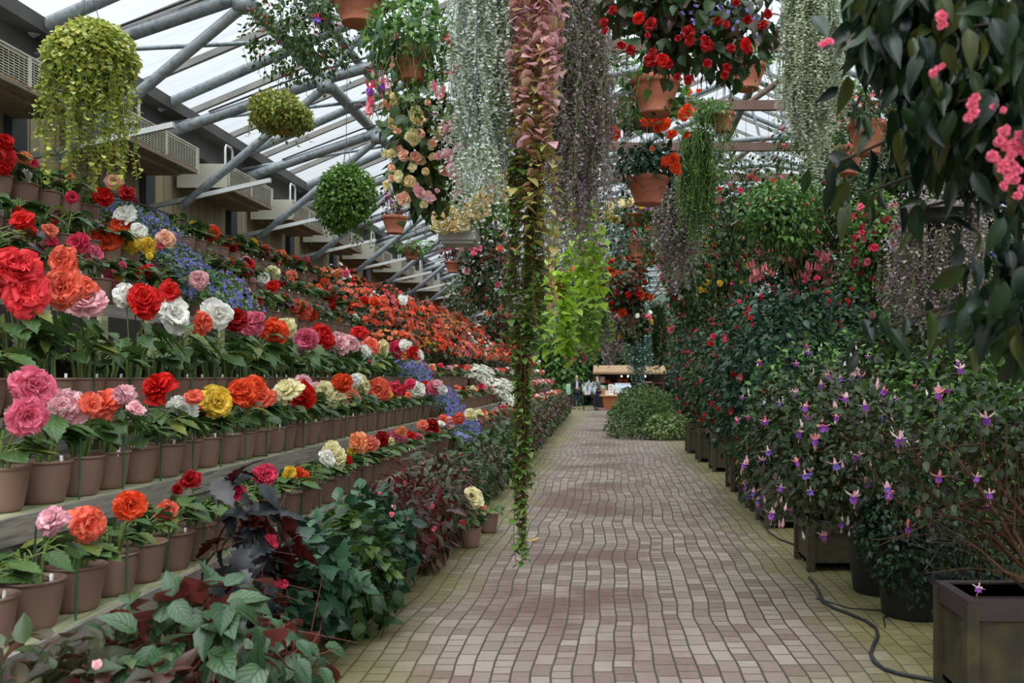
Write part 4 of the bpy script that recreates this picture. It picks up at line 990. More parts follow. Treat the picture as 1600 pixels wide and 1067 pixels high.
# lime sweet potato vines
def lime_vine(px, py, Y, label, r, n, L, seed, leaf='lime', sz=.11, sp=.075):
    root = hanging('lime_vine', label, 'hanging plant', P(px, py, Y), ('terra', r * .7, .2), 'lime vines over the path')
    foliage(root, lambda g, rs: strands(g, (0, 0, .08), (r, r), n, lambda q, u: L * q.uniform(.45, 1), sp, 'heart', sz, rs, .02, out=.05), [M[leaf], M['stem']], seed=seed); return root
lime_vine(905, 330, 10.5, 'upper lime green vine behind the grey-purple curtain', .2, 26, 1.2, 51)
lime_vine(872, 440, 11.5, 'lower lime green vine reaching down beside the bronze vine', .17, 20, 1.15, 52, sz=.12)
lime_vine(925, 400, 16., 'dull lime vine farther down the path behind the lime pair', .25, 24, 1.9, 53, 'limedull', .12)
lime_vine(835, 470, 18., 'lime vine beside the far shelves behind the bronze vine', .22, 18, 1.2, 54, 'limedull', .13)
curtain(925, 430, 20., 'green_trailing_plant', 'long olive strands far down the path above the lime vines', (.28, .25), 70, tap(2.1, .3), .06, 'small', 'vinegreen', .07, 55, cap=120)
curtain(956, 470, 28., 'purple_curtain_plant', 'far purple curtain hanging above the kiosk roof', (.26, .24), 90, tap(2.3, .35), .07, 'small', 'purple', .075, 56, cap=120)
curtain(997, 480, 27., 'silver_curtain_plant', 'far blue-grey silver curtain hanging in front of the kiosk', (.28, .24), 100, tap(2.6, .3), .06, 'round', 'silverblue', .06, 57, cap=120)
curtain(1022, 480, 30., 'green_trailing_plant', 'far dark green trailing plant right of the blue-grey curtain', (.35, .3), 80, tap(2.3, .3), .08, 'small', 'darkgreen', .09, 58, cap=150)
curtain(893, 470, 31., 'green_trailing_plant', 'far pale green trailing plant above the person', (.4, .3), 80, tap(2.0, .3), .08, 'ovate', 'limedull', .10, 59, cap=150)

# dark basket at the top with crimson begonia, blue lobelia, and the stack of terracotta pots under it
root = hanging('hanging_begonia', 'large dark crimson begonia basket with blue trailing flowers at the top of the view', 'hanging plant', P(1040, 0, 5.5), ('black', .125, .19))
foliage(root, lambda g, rs: (blob(g, 380, (-.05, 0, .0), (.36, .3, .2), 'begonia', .075, rs, .35, .6), blob(g, 520, (.22, .0, -.15), (.38, .28, .32), 'begonia', .075, rs, .4, .7), blob(g, 120, (.5, .05, .08), (.2, .2, .18), 'small', .05, rs, .4, .5)), [M['begsmall'], M['stem']], seed=61)
for px, py, d in ((998, 28, 18), (1016, 38, 16), (943, 35, 14), (957, 15, 12), (945, 48, 12), (970, 70, 12), (985, 78, 14), (1020, 80, 12), (1012, 55, 10), (1018, 92, 18), (1035, 95, 22), (1075, 50, 18), (1078, 65, 14), (1105, 70, 18), (1100, 60, 12), (1143, 75, 14), (1165, 70, 18), (1168, 78, 16), (1120, 32, 16), (1135, 38, 12), (1168, 30, 14), (1192, 38, 14), (1200, 22, 12), (1150, 5, 12), (1135, 105, 12), (1133, 118, 12), (1075, 125, 12), (1058, 120, 10), (1105, 100, 14), (1060, 60, 10), (1045, 100, 14)):
    q = P(px, py, 5.2) - Vector(root.location); bloom(root, FL_SEMI, [pm('D' if rnd.random() < .85 else 'R')], S(d, 5.2) * 1.1, q, rnd, 'flower', (rnd.uniform(-.5, .5), -1, rnd.uniform(-.6, .3)))
for k in range(34):
    px, py = rnd.uniform(1055, 1190), rnd.uniform(-5, 60); q = P(px, py, 5.25 + rnd.uniform(-.05, .1)) - Vector(root.location); bloom(root, FL_STAR, [M['lobelia']], rnd.uniform(.018, .03), q, rnd, 'lobelia_flower', (rnd.uniform(-.5, .5), -1, .2))
root = hanging('hanging_begonia', 'terracotta hanging pot with orange-red begonias directly under the dark crimson basket', 'hanging plant', P(1024, 124, 6.6), ('terra', .172, .245))
foliage(root, lambda g, rs: (blob(g, 160, (-.12, -.02, .08), (.26, .2, .14), 'ovate', .05, rs, .4, .5), strands(g, (0, 0, .05), (.19, .19), 18, lambda r, u: .4 * r.uniform(.3, 1), .06, 'begonia', .07, rs, .02, out=.08)), [M['midgreen'], M['stem']], seed=62)
root = hanging('hanging_begonia', 'second terracotta pot of orange-red begonia close behind the upper one', 'hanging plant', P(1017, 152, 7.4), ('terra', .17, .25))
foliage(root, lambda g, rs: (blob(g, 150, (-.08, 0, -.02), (.34, .25, .22), 'begonia', .09, rs, .35, .7), strands(g, (0, 0, .05), (.22, .2), 14, lambda r, u: .6 * r.uniform(.4, 1), .1, 'begonia', .08, rs, .03, out=.12)), [M['beg'], M['redstem']], seed=63)
for px, py, d in ((946, 180, 14), (956, 208, 22), (1013, 186, 18), (1032, 188, 20), (1028, 198, 14), (1072, 176, 18), (1075, 168, 10), (1048, 210, 12), (1053, 208, 10), (1072, 210, 8), (1040, 252, 16), (1052, 248, 14), (1056, 260, 14), (1060, 268, 8), (1075, 144, 8), (1092, 142, 6)):
    q = P(px, py, 7.0) - Vector(root.location); bloom(root, FL_SEMI, [pm('O')], S(d, 7.) * 1.25, q, rnd, 'flower', (rnd.uniform(-.5, .5), -1, rnd.uniform(-.4, .3)))
fuchsia_hang(1012, 277, 7.2, 'large terracotta hanging pot with leafy green plant at mid height over the path', ('terra', .165, .205), (.26, .24, .14), (0, 0, .10), 260, .07, 'ovate', 'bluegreen', 5, [bl('S', .04), bl('O', .04)], seed=64, trail=12, tlen=.2)
r = fuchsia_hang(990, 335, 10.2, 'shallow terracotta bowl with purple and yellow pansies and pink fuchsias', ('terra', .125, .12), (.38, .3, .16), (0, .03, .04), 240, .06, 'ovate', 'fuleaf', 18, [fu('hotpink', 'magenta', .1), fu('red', 'purple', .1), bl('K', .09), bl('Y', .09)], seed=65, trail=18, tlen=.5)
for k in range(9): bloom(r, FL_STAR, [FU['purple']], .09, (rnd.uniform(-.05, .15), -.12 + rnd.uniform(-.03, .03), rnd.uniform(.03, .14)), rnd, 'flower', (0, -1, .3))
fuchsia_hang(994, 374, 12.2, 'small terracotta pot with pale fuchsia below the pansy bowl', ('terra', .125, .23), (.42, .35, .22), (-.12, .05, .02), 330, .06, 'ovate', 'bluegreen', 14, [fu('white', 'blush', .09), fu('hotpink', 'magenta', .09)], seed=66, trail=16, tlen=.5)
fuchsia_hang(980, 425, 13.5, 'orange-red flowered hanging begonia cascade in mid path', ('terra', .2, .22), (.36, .3, .42), (0, 0, -.2), 420, .075, 'begonia', 'begsmall', 46, [bl('O', .11), bl('O', .11), bl('R', .09), bl('D', .09)], seed=67, trail=12, tlen=.7, name='hanging_begonia')
fuchsia_hang(985, 492, 17., 'pink and cream flowered hanging begonia under the orange-red cascade', ('terra', .2, .22), (.36, .3, .36), (0, 0, -.1), 330, .08, 'begonia', 'begsmall', 34, [bl('L', .12), bl('P', .12), bl('W', .1), bl('Y', .1), bl('R', .1)], seed=68, trail=8, tlen=.6, name='hanging_begonia')
fuchsia_hang(1167, 102, 8., 'terracotta hanging pot with trailing white stars right of the crimson basket', ('terra', .16, .205), (.22, .2, .10), (0, 0, .05), 170, .045, 'small', 'midgreen', 6, [(FL_STAR, [M['whitebloom']], .045, True)], seed=71, trail=20, tlen=.3)
fuchsia_hang(1130, 177, 9., 'small terracotta pot overflowing with trailing green on its left side', ('terra', .115, .18), (.20, .2, .12), (-.10, 0, .03), 260, .045, 'small', 'midgreen', 0, None, seed=72, trail=60, tlen=.7)
fuchsia_hang(1355, 192, 7., 'terracotta hanging pot with pale pink fuchsia at the edge of the dark leaves', ('terra', .145, .235), (.30, .26, .17), (0, 0, .12), 260, .05, 'ovate', 'fuleaf', 16, [fu('coralpink', 'white', .08), fu('hotpink', 'blush', .07), bud('pink', .04)], seed=73, trail=14, tlen=.4)
fuchsia_hang(1322, 232, 8., 'terracotta pot half hidden behind the pale pink fuchsia pot', ('terra', .15, .22), (.42, .3, .34), (-.22, 0, .06), 460, .05, 'ovate', 'fuleaf', 26, [fu('coralpink', 'red', .07), bud('coralpink', .05)], seed=74, trail=22, tlen=.6)

# ================================================================== RIGHT-HAND SIDE
def wood_box(root, w, d, h, mat, rim=True, feet=.05):
    g = Geo(); t = .03
    box(g, (-w / 2, -d / 2, feet), (-w / 2 + t, d / 2, h)); box(g, (w / 2 - t, -d / 2, feet), (w / 2, d / 2, h)); box(g, (-w / 2, -d / 2, feet), (w / 2, -d / 2 + t, h)); box(g, (-w / 2, d / 2 - t, feet), (w / 2, d / 2, h)); box(g, (-w / 2, -d / 2, feet), (w / 2, d / 2, feet + .02))
    for k in range(1, 3):
        z = feet + (h - feet) * k / 3
    g.build('planter_box', M[mat], root, smooth=False)
    r = .022
    for a in (-1, 1):
        for b in (-1, 1): g = Geo(); box(g, (a * w / 2 - .03, b * d / 2 - .03, 0), (a * w / 2 + .03, b * d / 2 + .03, h * .97)); g.build('corner_post', M[mat], root, smooth=False)
    if rim:
        g = Geo(); hh = .085
        box(g, (-w / 2 - r, -d / 2 - r, h - hh), (w / 2 + r, -d / 2 + .03, h + .01)); box(g, (-w / 2 - r, d / 2 - .03, h - hh), (w / 2 + r, d / 2 + r, h + .01)); box(g, (-w / 2 - r, -d / 2 + .03, h - hh), (-w / 2 + .03, d / 2 - .03, h + .01)); box(g, (w / 2 - .03, -d / 2 + .03, h - hh), (w / 2 + r, d / 2 - .03, h + .01))
        g.build('rim', M['boxdark'] if mat == 'boxmoss' else M[mat], root, smooth=False)
    g = Geo(); box(g, (-w / 2 + t, -d / 2 + t, h - .12), (w / 2 - t, d / 2 - t, h - .06)); g.build('soil', M['soil'], root, smooth=False)
def branches(root, n, c, rad, z0, rs, mat='bark', r=.014, name='branch', curl=.12, base=.06):
    g = Geo()
    for k in range(n):
        v = unit(rs.normal(size=3)); v[2] = abs(v[2]) * .8 - .15
        e = np.asarray(c) + v * np.asarray(rad) * rs.uniform(.75, 1.0); b = np.array([rs.uniform(-base, base), rs.uniform(-base, base), z0])
        m1 = b * .6 + e * .4 + rs.normal(size=3) * curl * .6 + [0, 0, .04]; m2 = b * .25 + e * .75 + rs.normal(size=3) * curl
        tube(g, [b, m1, m2, e], [r, r * .75, r * .5, r * .25], 6)
        for q in range(3):
            s = m1 * (1 - q / 3) + m2 * q / 3; tube(g, [s, s + rs.normal(size=3) * .10 + [0, 0, .05], s + (e - b) * .3 + rs.normal(size=3) * .16], [r * .4, r * .3, r * .15], 5)
    return g.build(name, M[mat], root)
def shrub(name, label, base, c, rad, n, key, leaf, lsz, fl, spec, seed, pot=None, nb=8, bmat='bark', group=None, br=.012, shell=.4, down=.45, low=-1., frad=None, cat='shrub'):
    """a bush rooted at BASE; c and rad (crown) are relative to it"""
    root = empty(name, base, label, cat, group); rs = np.random.RandomState(seed); z0 = .02
    if pot:
        if pot[0] == 'box': wood_box(root, pot[1], pot[2], pot[3], pot[4]); z0 = pot[3] - .07
        else:
            place('soil', ME_TSOIL, place('pot', ME_TUB, root, scale=(pot[1], pot[1], pot[2]))); z0 = pot[2] * .93
    if nb: branches(root, nb, c, rad, z0, rs, bmat, br)
    g = Geo(); blob(g, n, c, rad, key, lsz, rs, shell, down, low); g.build('foliage', [M[leaf]], root)
    if fl: blooms_over(root, fl, c, frad or rad, spec, seed, .12)
    return root
PUR = [fu('blush', 'violet', .115), fu('pink', 'purple', .115), fu('blush', 'purple', .12), bud('white', .085), bud('blush', .09)]
PUR2 = [fu('pink', 'magenta', .10), fu('blush', 'purple', .10), bud('white', .07)]
REDS = [fu('red', 'hotpink', .12), fu('red', 'darkred', .11), bl('R', .07, FL_LOW), bl('M', .07, FL_LOW)]
# R1: nearest planter with the bare-branched fuchsia
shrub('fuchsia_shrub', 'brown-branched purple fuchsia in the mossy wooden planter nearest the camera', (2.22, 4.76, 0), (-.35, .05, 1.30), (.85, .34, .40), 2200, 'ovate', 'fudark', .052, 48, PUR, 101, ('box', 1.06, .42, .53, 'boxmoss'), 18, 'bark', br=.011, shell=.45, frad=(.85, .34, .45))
r = bpy.data.objects['fuchsia_shrub']
branches(r, 13, (-.15, 0, .95), (.55, .2, .35), .5, np.random.RandomState(5), 'bark', .010, 'lower_branch', .14, .14)
for px, py in ((1530, 745), (1532, 918), (1322, 620), (1500, 575), (1545, 770)):
    bloom(r, FL_FU, [FU['blush'], FU['purple']], .085, P(px, py - 14, 4.5) - Vector(r.location), rnd)
# R2: pink and purple fuchsia hanging over the path
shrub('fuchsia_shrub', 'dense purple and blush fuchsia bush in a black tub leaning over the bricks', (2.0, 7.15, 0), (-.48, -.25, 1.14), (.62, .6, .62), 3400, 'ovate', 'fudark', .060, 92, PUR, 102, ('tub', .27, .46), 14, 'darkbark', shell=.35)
shrub('fuchsia_shrub', 'fuchsia with white buds in a slatted wooden planter behind the black tub', (1.92, 8.15, 0), (-.25, -.15, 1.35), (.62, .55, .62), 1300, 'ovate', 'midgreen', .06, 34, PUR2 + [bud('white', .06)], 103, ('box', .62, .56, .40, 'boxwood'), 10, 'darkbark')
# R3: fine leaved dark shrub in black pot
shrub('fine_leaved_shrub', 'fine-leaved dark green shrub spilling over a black pot right of the path', (2.02, 6.45, 0), (-.06, -.08, .62), (.36, .34, .52), 4200, 'small', 'darkgreen', .045, 0, None, 104, ('tub', .27, .48), 8, 'darkbark', shell=.3)
shrub('fine_leaved_shrub', 'low shrub in a narrow black pot beside the nearest wooden planter', (2.08, 5.62, 0), (.06, .05, .62), (.26, .22, .26), 700, 'small', 'darkgreen', .04, 0, None, 105, ('tub', .22, .42), 6, 'darkbark', shell=.3)
# row of wooden planters along the path
BOXROW = [(1.92, 10.4, 1.95, (.95, .85, .82), 'bluegreen', .095, 48, REDS, 'large rounded bush with crimson fuchsias in the third wooden planter from the camera'),
          (1.93, 12.0, 1.5, (.8, .7, .8), 'bluegreen', .08, 34, REDS, 'dark bush with crimson fuchsias in the fourth wooden planter from the camera'),
          (1.95, 13.6, 1.7, (.8, .7, .85), 'darkgreen', .08, 30, REDS, 'dark red-flowered bush in the fifth wooden planter from the camera'),
          (1.98, 16.4, 1.75, (.82, .8, .95), 'fuleaf', .08, 34, REDS, 'red-flowered fuchsia in the sixth wooden planter from the camera'),
          (1.90, 18.2, 1.8, (.75, .8, .9), 'darkgreen', .08, 30, REDS, 'red-flowered fuchsia in the seventh wooden planter from the camera'),
          (1.85, 20.2, 1.75, (.75, .8, .95), 'darkgreen', .085, 34, REDS, 'red-flowered fuchsia in the last wooden planter before the hedge')]
for k, (x, y, z, rad, leaf, lsz, fl, spec, lab) in enumerate(BOXROW):
    shrub('fuchsia_shrub', lab, (x, y, 0), (.0, 0, z - .12), (rad[0], rad[1], rad[2] + .1), 3000 if k < 3 else 2400, 'ovate', leaf, lsz, fl, spec, 110 + k, ('box', .62, .62, .62, 'boxwood'), 8, 'darkbark', 'fuchsias in wooden planters', shell=.3)
shrub('fuchsia_shrub', 'young crimson fuchsia in a small wooden planter beside the path', (1.85, 11.2, 0), (-.15, -.2, .75), (.36, .3, .34), 320, 'ovate', 'midgreen', .07, 12, REDS, 117, ('box', .42, .42, .38, 'boxwood'), 5, 'darkbark')
# hedge mounds at the end
shrub('hedge_mound', 'rounded light green hedge mound where the path bends left', (1.0, 25.6, 0), (0, 0, .56), (1.15, 1.5, .58), 5200, 'small', 'mound', .085, 0, None, 121, None, 0, low=-.9, shell=.2, down=-.1, cat='hedge')
shrub('hedge_mound', 'taller clipped hedge mound behind the light green one', (.9, 28.6, 0), (0, 0, .66), (.85, 1.6, .68), 4200, 'small', 'mound', .09, 0, None, 122, None, 0, low=-.9, shell=.2, down=-.2, cat='hedge')
shrub('hedge_mound', 'low pale variegated mound in front of the hedge', (1.35, 24.3, 0), (0, 0, .33), (.75, .5, .36), 1700, 'small', 'moundlight', .09, 0, None, 123, None, 0, low=-.9, shell=.25, cat='hedge')
# shrubs and hanging fuchsias filling the right half, back from the path
FILL = [(2.9, 7.6, 1.0, (.75, .5, .85), 'midgreen', .07, 24, PUR2, 'mid green fuchsia seen through the bare branches of the nearest planter'),
        (3.9, 8.2, 1.3, (.9, .6, 1.2), 'fuleaf', .075, 26, PK, 'tall pink fuchsia behind the nearest planter at the edge of the view'),
        (3.1, 9.8, 1.6, (.9, .7, .9), 'fuleaf', .08, 34, PK, 'pink fuchsia bush right of the large crimson bush'),
        (4.6, 10.6, 1.5, (1.1, .8, 1.3), 'midgreen', .085, 36, [fu('coralpink', 'pink', .09), fu('violet', 'violet', .07), bl('Y', .09)], 'mixed pink, blue and yellow flowering bush far right'),
        (3.3, 12.4, 1.9, (1.0, .9, 1.0), 'midgreen', .085, 40, [clu('coralpink', .2), fu('coralpink', 'pink', .09)], 'light green bush with hanging coral flower clusters behind the crimson bush'),
        (5.2, 13.6, 1.8, (1.3, 1, 1.6), 'fuleaf', .09, 40, PK, 'tall pink flowered bush behind the dark leaves'),
        (3.3, 15.4, 1.9, (1.0, .9, 1.3), 'fuleaf', .09, 38, REDS, 'red fuchsia bush in the second row near mid path'),
        (4.4, 17.6, 2.0, (1.3, 1, 1.7), 'midgreen', .1, 36, PK, 'broad pink fuchsia bush in the second row'),
        (3.2, 20.2, 2.0, (1.1, 1, 1.6), 'darkgreen', .1, 36, REDS, 'dark red fuchsia bush behind the last planters'),
        (5.4, 22.0, 2.2, (1.7, 1.2, 2.0), 'fuleaf', .11, 36, PK, 'tall pink flowering bush in the far right bed'),
        (3.0, 24.5, 2.0, (1.3, 1.2, 1.8), 'darkgreen', .11, 34, REDS, 'dark bush right of the hedge mound'),
        (3.6, 30.0, 2.4, (2.0, 1.5, 2.2), 'fuleaf', .14, 30, REDS, 'far dark bush beyond the hedge mounds'),
        (4.2, 38.0, 2.6, (2.6, 1.8, 2.5), 'darkgreen', .17, 26, REDS, 'far bush right of the kiosk')]
for k, (x, y, z, rad, leaf, lsz, fl, spec, lab) in enumerate(FILL):
    shrub('fuchsia_shrub', lab, (x, y, 0), (0, 0, z), rad, 3200, 'ovate', leaf, lsz * 1.1, fl, spec, 130 + k, None, 6, 'darkbark', shell=.35)
HF = [(1165, 330, 12., 'hanging fuchsia with small crimson flowers high above the planters', (.62, .5, .62), 'fuleaf', 30, REDS, .065),
      (1240, 395, 11.5, 'hanging plant with dense drooping pink clusters above the crimson bush', (.55, .45, .45), 'fuleaf', 52, [clu('coralpink', .17), clu('pink', .16)], .06),
      (1222, 335, 10., 'green hanging fuchsia with coral buds left of the silver curtain tip', (.45, .4, .4), 'midgreen', 24, [fu('coralpink', 'red', .07), bud('coralpink', .06)], .06),
      (1310, 320, 10.5, 'hanging fuchsia in the gap right of the silver curtain tip', (.5, .4, .45), 'fuleaf', 30, PK, .06),
      (1375, 370, 9.5, 'light green hanging plant with round rose pink blooms', (.38, .35, .42), 'midgreen', 40, [bl('P', .085), bl('M', .075)], .055),
      (1335, 440, 12.5, 'hanging fuchsia with long pink flowers over the crimson bush', (.5, .4, .5), 'fuleaf', 40, [clu('coralpink', .16), fu('coralpink', 'hotpink', .09)], .065),
      (1130, 400, 15., 'dark hanging fuchsia above the second row of bushes', (.6, .5, .75), 'fuleaf', 34, REDS + [bl('Y', .09)], .075),
      (1200, 335, 15., 'hanging fuchsia high up with small coral flowers', (.7, .5, .6), 'midgreen', 26, [fu('coralpink', 'red', .09), bud('coralpink', .07)], .075),
      (1090, 440, 20., 'far green hanging basket right of the purple curtain', (.8, .6, .9), 'fuleaf', 26, REDS, .095),
      (1500, 360, 9., 'hanging plant with violet flowers behind the dark leaves', (.45, .4, .5), 'fuleaf', 26, [fu('hotpink', 'purple', .1), fu('violet', 'violet', .07)], .06),
      (1550, 430, 11., 'bright green hanging plant with blue flowers at the right edge', (.6, .5, .6), 'midgreen', 34, [(FL_STAR, [M['lobelia']], .09, True), bl('L', .09), bl('Y', .07)], .07),
      (1410, 250, 11., 'hanging pink fuchsia high behind the dark leaves', (.6, .5, .6), 'fuleaf', 30, PK, .07),
      (1560, 250, 9., 'hanging green plant high at the right edge behind the dark leaves', (.6, .5, .7), 'darkgreen', 22, PK, .07),
      (1300, 180, 14., 'high hanging green fuchsia behind the terracotta pair', (.6, .5, .55), 'midgreen', 24, PK, .075),
      (1480, 120, 10., 'high hanging green plant behind the dark leaf canopy', (.7, .5, .7), 'darkgreen', 12, PK, .08)]
for k, (px, py, Y, lab, rad, leaf, fl, spec, lsz) in enumerate(HF):
    fuchsia_hang(px, py, Y, lab, ('black', .17, .2), rad, (0, 0, 0), 1350, lsz * 1.1, 'ovate', leaf, int(fl * 1.6), spec, seed=150 + k, trail=22, tlen=rad[2] * 1.2)
curtain(1470, 330, 8.2, 'purple_curtain_plant', 'wide grey-purple curtain seen between the dark drooping leaves', (.36, .2), 120, tap(1.35, .3), .032, 'small', 'purple', .038, 171, cap=250)
curtain(1420, 390, 9.2, 'purple_curtain_plant', 'second grey-purple curtain lower and behind the wide one', (.26, .2), 80, tap(.9, .3), .034, 'small', 'purplepale', .04, 172, cap=200)
for k, (x, y, z, rad, leaf) in enumerate(((-2.9, 52.5, 2.2, (1.5, 1.2, 2.1), 'midgreen'), (-1.4, 53.5, 2.6, (1.6, 1.2, 2.5), 'darkgreen'), (1.0, 53.5, 2.8, (1.8, 1.2, 2.7), 'fuleaf'), (3.6, 53, 2.6, (1.9, 1.4, 2.5), 'darkgreen'), (6.8, 52, 2.8, (2.4, 1.6, 2.7), 'fuleaf'),
      (7.7, 9.5, 1.9, (1.3, 2.0, 1.9), 'darkgreen'), (7.7, 13.5, 2.0, (1.3, 2.2, 2.0), 'fuleaf'), (7.7, 18.5, 2.2, (1.3, 2.6, 2.2), 'darkgreen'), (7.6, 24, 2.3, (1.3, 3.0, 2.3), 'fuleaf'), (7.5, 33, 2.4, (1.3, 4.5, 2.4), 'darkgreen'), (6.4, 11.0, 1.6, (1.2, 1.2, 1.6), 'midgreen'), (6.0, 7.6, 1.3, (1.0, 1.0, 1.3), 'darkgreen'), (4.9, 6.6, 1.1, (.8, .7, 1.1), 'fuleaf'))):
    shrub('tall_shrub', 'tall leafy shrub %s, %s from the %s' % (('at the end wall behind the kiosk', ordinal(k + 1), 'board wall') if k < 5 else ('near the right side wall', ordinal(k - 4), 'camera end')), (x, y, 0), (0, 0, z), rad, 3600, 'ovate', leaf, .17 if y < 15 else .24 if y < 40 else .3, 14, [bl('P', .12), bl('R', .12)], 190 + k, None, 5, 'darkbark', 'tall shrubs at the walls', shell=.25)
for k, (x, y, z, rad, c) in enumerate(sorted(((-.9, 33, 3.2, (.5, .5, .9), 'P'), (.2, 36, 3.4, (.6, .5, 1.0), 'R'), (1.2, 33, 3.3, (.6, .6, 1.1), 'O'), (2.2, 27, 3.4, (.7, .6, 1.0), 'P'), (-1.6, 40, 3.2, (.7, .6, 1.0), 'S'), (-.4, 43, 3.6, (.7, .6, .9), 'P'), (1.0, 43, 3.5, (.8, .6, 1.1), 'R'), (2.4, 38, 3.6, (.9, .7, 1.2), 'S'), (-.2, 25, 4.2, (.5, .5, .6), 'O'), (1.5, 22, 4.3, (.6, .5, .7), 'P'), (.7, 19, 4.4, (.5, .5, .5), 'S'), (2.3, 18.5, 3.9, (.6, .5, .7), 'R'), (-1.7, 24, 4.0, (.5, .5, .7), 'P'), (-1.2, 29, 4.4, (.6, .5, .7), 'S')), key=lambda q: q[1])):
    r = hanging('hanging_fuchsia', '%s flowered hanging basket over the far path, %s nearest' % (PET[c][0], ordinal(k + 1)), 'hanging plant', (x, y, z), ('black', .2, .2), 'far hanging baskets')
    foliage(r, lambda g, rs: blob(g, 900, (0, 0, -.1), rad, 'ovate', .13, rs, .35, .5), [M[('fuleaf', 'midgreen', 'darkgreen')[k % 3]]], seed=900 + k)
    blooms_over(r, 24, (0, 0, -.1), rad, [bl(c, .15), bl(c, .12)], 900 + k)
# large dark-leaved tree arching in from the right in front
root = empty('dark_leaved_tree', (2.55, 3.1, 0), 'dark large-leaved tree arching in from the right with drooping leaves and pink flowers', 'tree')
rs = np.random.RandomState(180); g = Geo(); tips = []
def limb(a, b, r0, r1, sag=.15, n=6):
    a, b = np.asarray(a, float), np.asarray(b, float); t = np.linspace(0, 1, n)[:, None]
    q = a + (b - a) * t + np.array([0, 0, 1.]) * (sag * np.sin(PI * t)) + rs.normal(size=(n, 3)) * .012
    tube(g, q, np.linspace(r0, r1, n), 7); return q
LOC = np.array([2.55, 3.1, 0])
limb((0, 0, 0), (-.15, 0, 1.4), .07, .055, 0); limb((-.15, 0, 1.4), (-.35, .05, 2.7), .055, .03, 0)
ends = [((1330, 25), 3.2), ((1365, 95), 3.3), ((1310, 250), 3.5), ((1385, 180), 3.2), ((1430, 150), 3.1), ((1440, 60), 3.), ((1520, 40), 2.9), ((1560, 110), 2.9), ((1470, 220), 3.1), ((1360, 300), 3.4), ((1420, 330), 3.2), ((1560, 300), 2.9), ((1500, 290), 3.1), ((1470, 500), 3.0), ((1560, 470), 2.8), ((1370, 520), 3.4), ((1585, 200), 2.8), ((1500, 160), 2.9), ((1595, 400), 2.75), ((1400, 10), 3.0), ((1590, 60), 2.8), ((1540, 190), 3.0)]
spots = []
for (px, py), Y in ends:
    e = np.array(P(px, py, Y)) - LOC; b = np.array([-.15 - .2 * rs.rand(), .03, min(2.6, max(1.35, e[2] + .1 + .15 * rs.rand()))])
    q = limb(b, e, .016, .005, .10)
    for k in range(3, 6):
        for _ in range(7): spots.append(q[k] + rs.normal(size=3) * [.07, .07, .05])
g.build('branch', M['darkbark'], root)
p = np.array(spots); k = len(p); d = rs.normal(size=(k, 3)) * .45; d[:, 2] -= 1.; nr = rs.normal(size=(k, 3)) * .5; nr[:, 1] -= .8; nr[:, 2] += .5
g = Geo(); instances(g, LEAF['droop'], p, d, nr, .122 * rs.uniform(.5, 1.2, k)); g.build('foliage', [M['treeleaf']], root)
g = Geo(); p, v = ell(800, np.array(P(1560, 100, 3.0)) - LOC, (.36, .35, .40), rs, .6); p2, v2 = ell(420, np.array(P(1430, 20, 3.1)) - LOC, (.24, .25, .20), rs, .6); p3, v3 = ell(150, np.array(P(1590, 430, 2.9)) - LOC, (.17, .25, .26), rs, .6); p = np.concatenate([p, p2, p3]); k = len(p); d = rs.normal(size=(k, 3)) * .4; d[:, 2] -= 1; nr = rs.normal(size=(k, 3)) * .5; nr[:, 1] -= .7; nr[:, 2] += .5
instances(g, LEAF['droop'], p, d, nr, .13 * rs.uniform(.6, 1.15, k)); g.build('dense_foliage', [M['treeleaf']], root)
g = Geo(); p, v = ell(6000, np.array((3.2, 3.4, 4.2)) - LOC, (2.1, 2.6, .5), rs, .6); k = len(p); d = rs.normal(size=(k, 3)) * .5; d[:, 2] -= .8; nr = rs.normal(size=(k, 3)) * .5; nr[:, 2] += .8
instances(g, LEAF['droop'], p, d, nr, .16 * rs.uniform(.6, 1.15, k), wscale=1.5); g.build('crown', [M['treeleaf']], root)  # upper canopy above the view, added to shade the right foreground
PKC = '1525 160 1,1519 180 1,1564 205 1,1580 238 1,1568 222 1,1590 228 1,1565 262 1,1590 262 1,1598 215 1,1556 243 1,1582 275 1,1468 25 1,1475 35 0,1572 292 0,1595 300 0,1575 268 1,1600 240 1,1560 165 0,1290 68 0,1465 108 0'
for s in PKC.split(','):
    px, py, big = map(float, s.split())
    for q in range(3): bloom(root, FL_SEMI, [pm('P')], .028 if big else .02, P(px + rnd.uniform(-8, 8), py + rnd.uniform(-8, 8), 2.72) - Vector(root.location), rnd, 'flower', (rnd.uniform(-.6, .6), -1, rnd.uniform(-.5, .4)))

# ================================================================== LEFT FOREGROUND FOLIAGE
def floor_plant(name, label, x, y, c, rad, n, key, leaf, lsz, seed, fl=0, spec=None, group=None, nb=10, bmat='redstem', shell=.45, down=.5, low=-1., wscale=None):
    root = empty(name, (x, y, 0), label, 'foliage plant', group); rs = np.random.RandomState(seed)
    place('soil', ME_SOIL, place('pot', ME_POT, root))
    branches(root, nb, c, tuple(q * .7 for q in rad), .17, rs, bmat, .006, 'stem', .03, .04)
    g = Geo(); blob(g, n, c, rad, key, lsz, rs, shell, down, low, wscale=wscale); g.build('foliage', [M[leaf]], root)
    if fl: blooms_over(root, fl, c, rad, spec, seed, .2)
    return root
SMP = [bl('P', .035), bl('L', .03)]
floor_plant('rex_begonia', 'silver-green veined begonia with long leaves under the shelf corner at the lower left', -1.60, 3.62, (-.03, 0, .50), (.40, .30, .36), 300, 'rex', 'silver', .135, 201, shell=.35, down=.45)
floor_plant('rex_begonia', 'low bronze and green begonia filling the bottom left corner', -1.93, 3.35, (.0, 0, .44), (.40, .3, .30), 380, 'rex', 'brownleaf', .095, 202, 10, [bl('L', .03)], shell=.4)
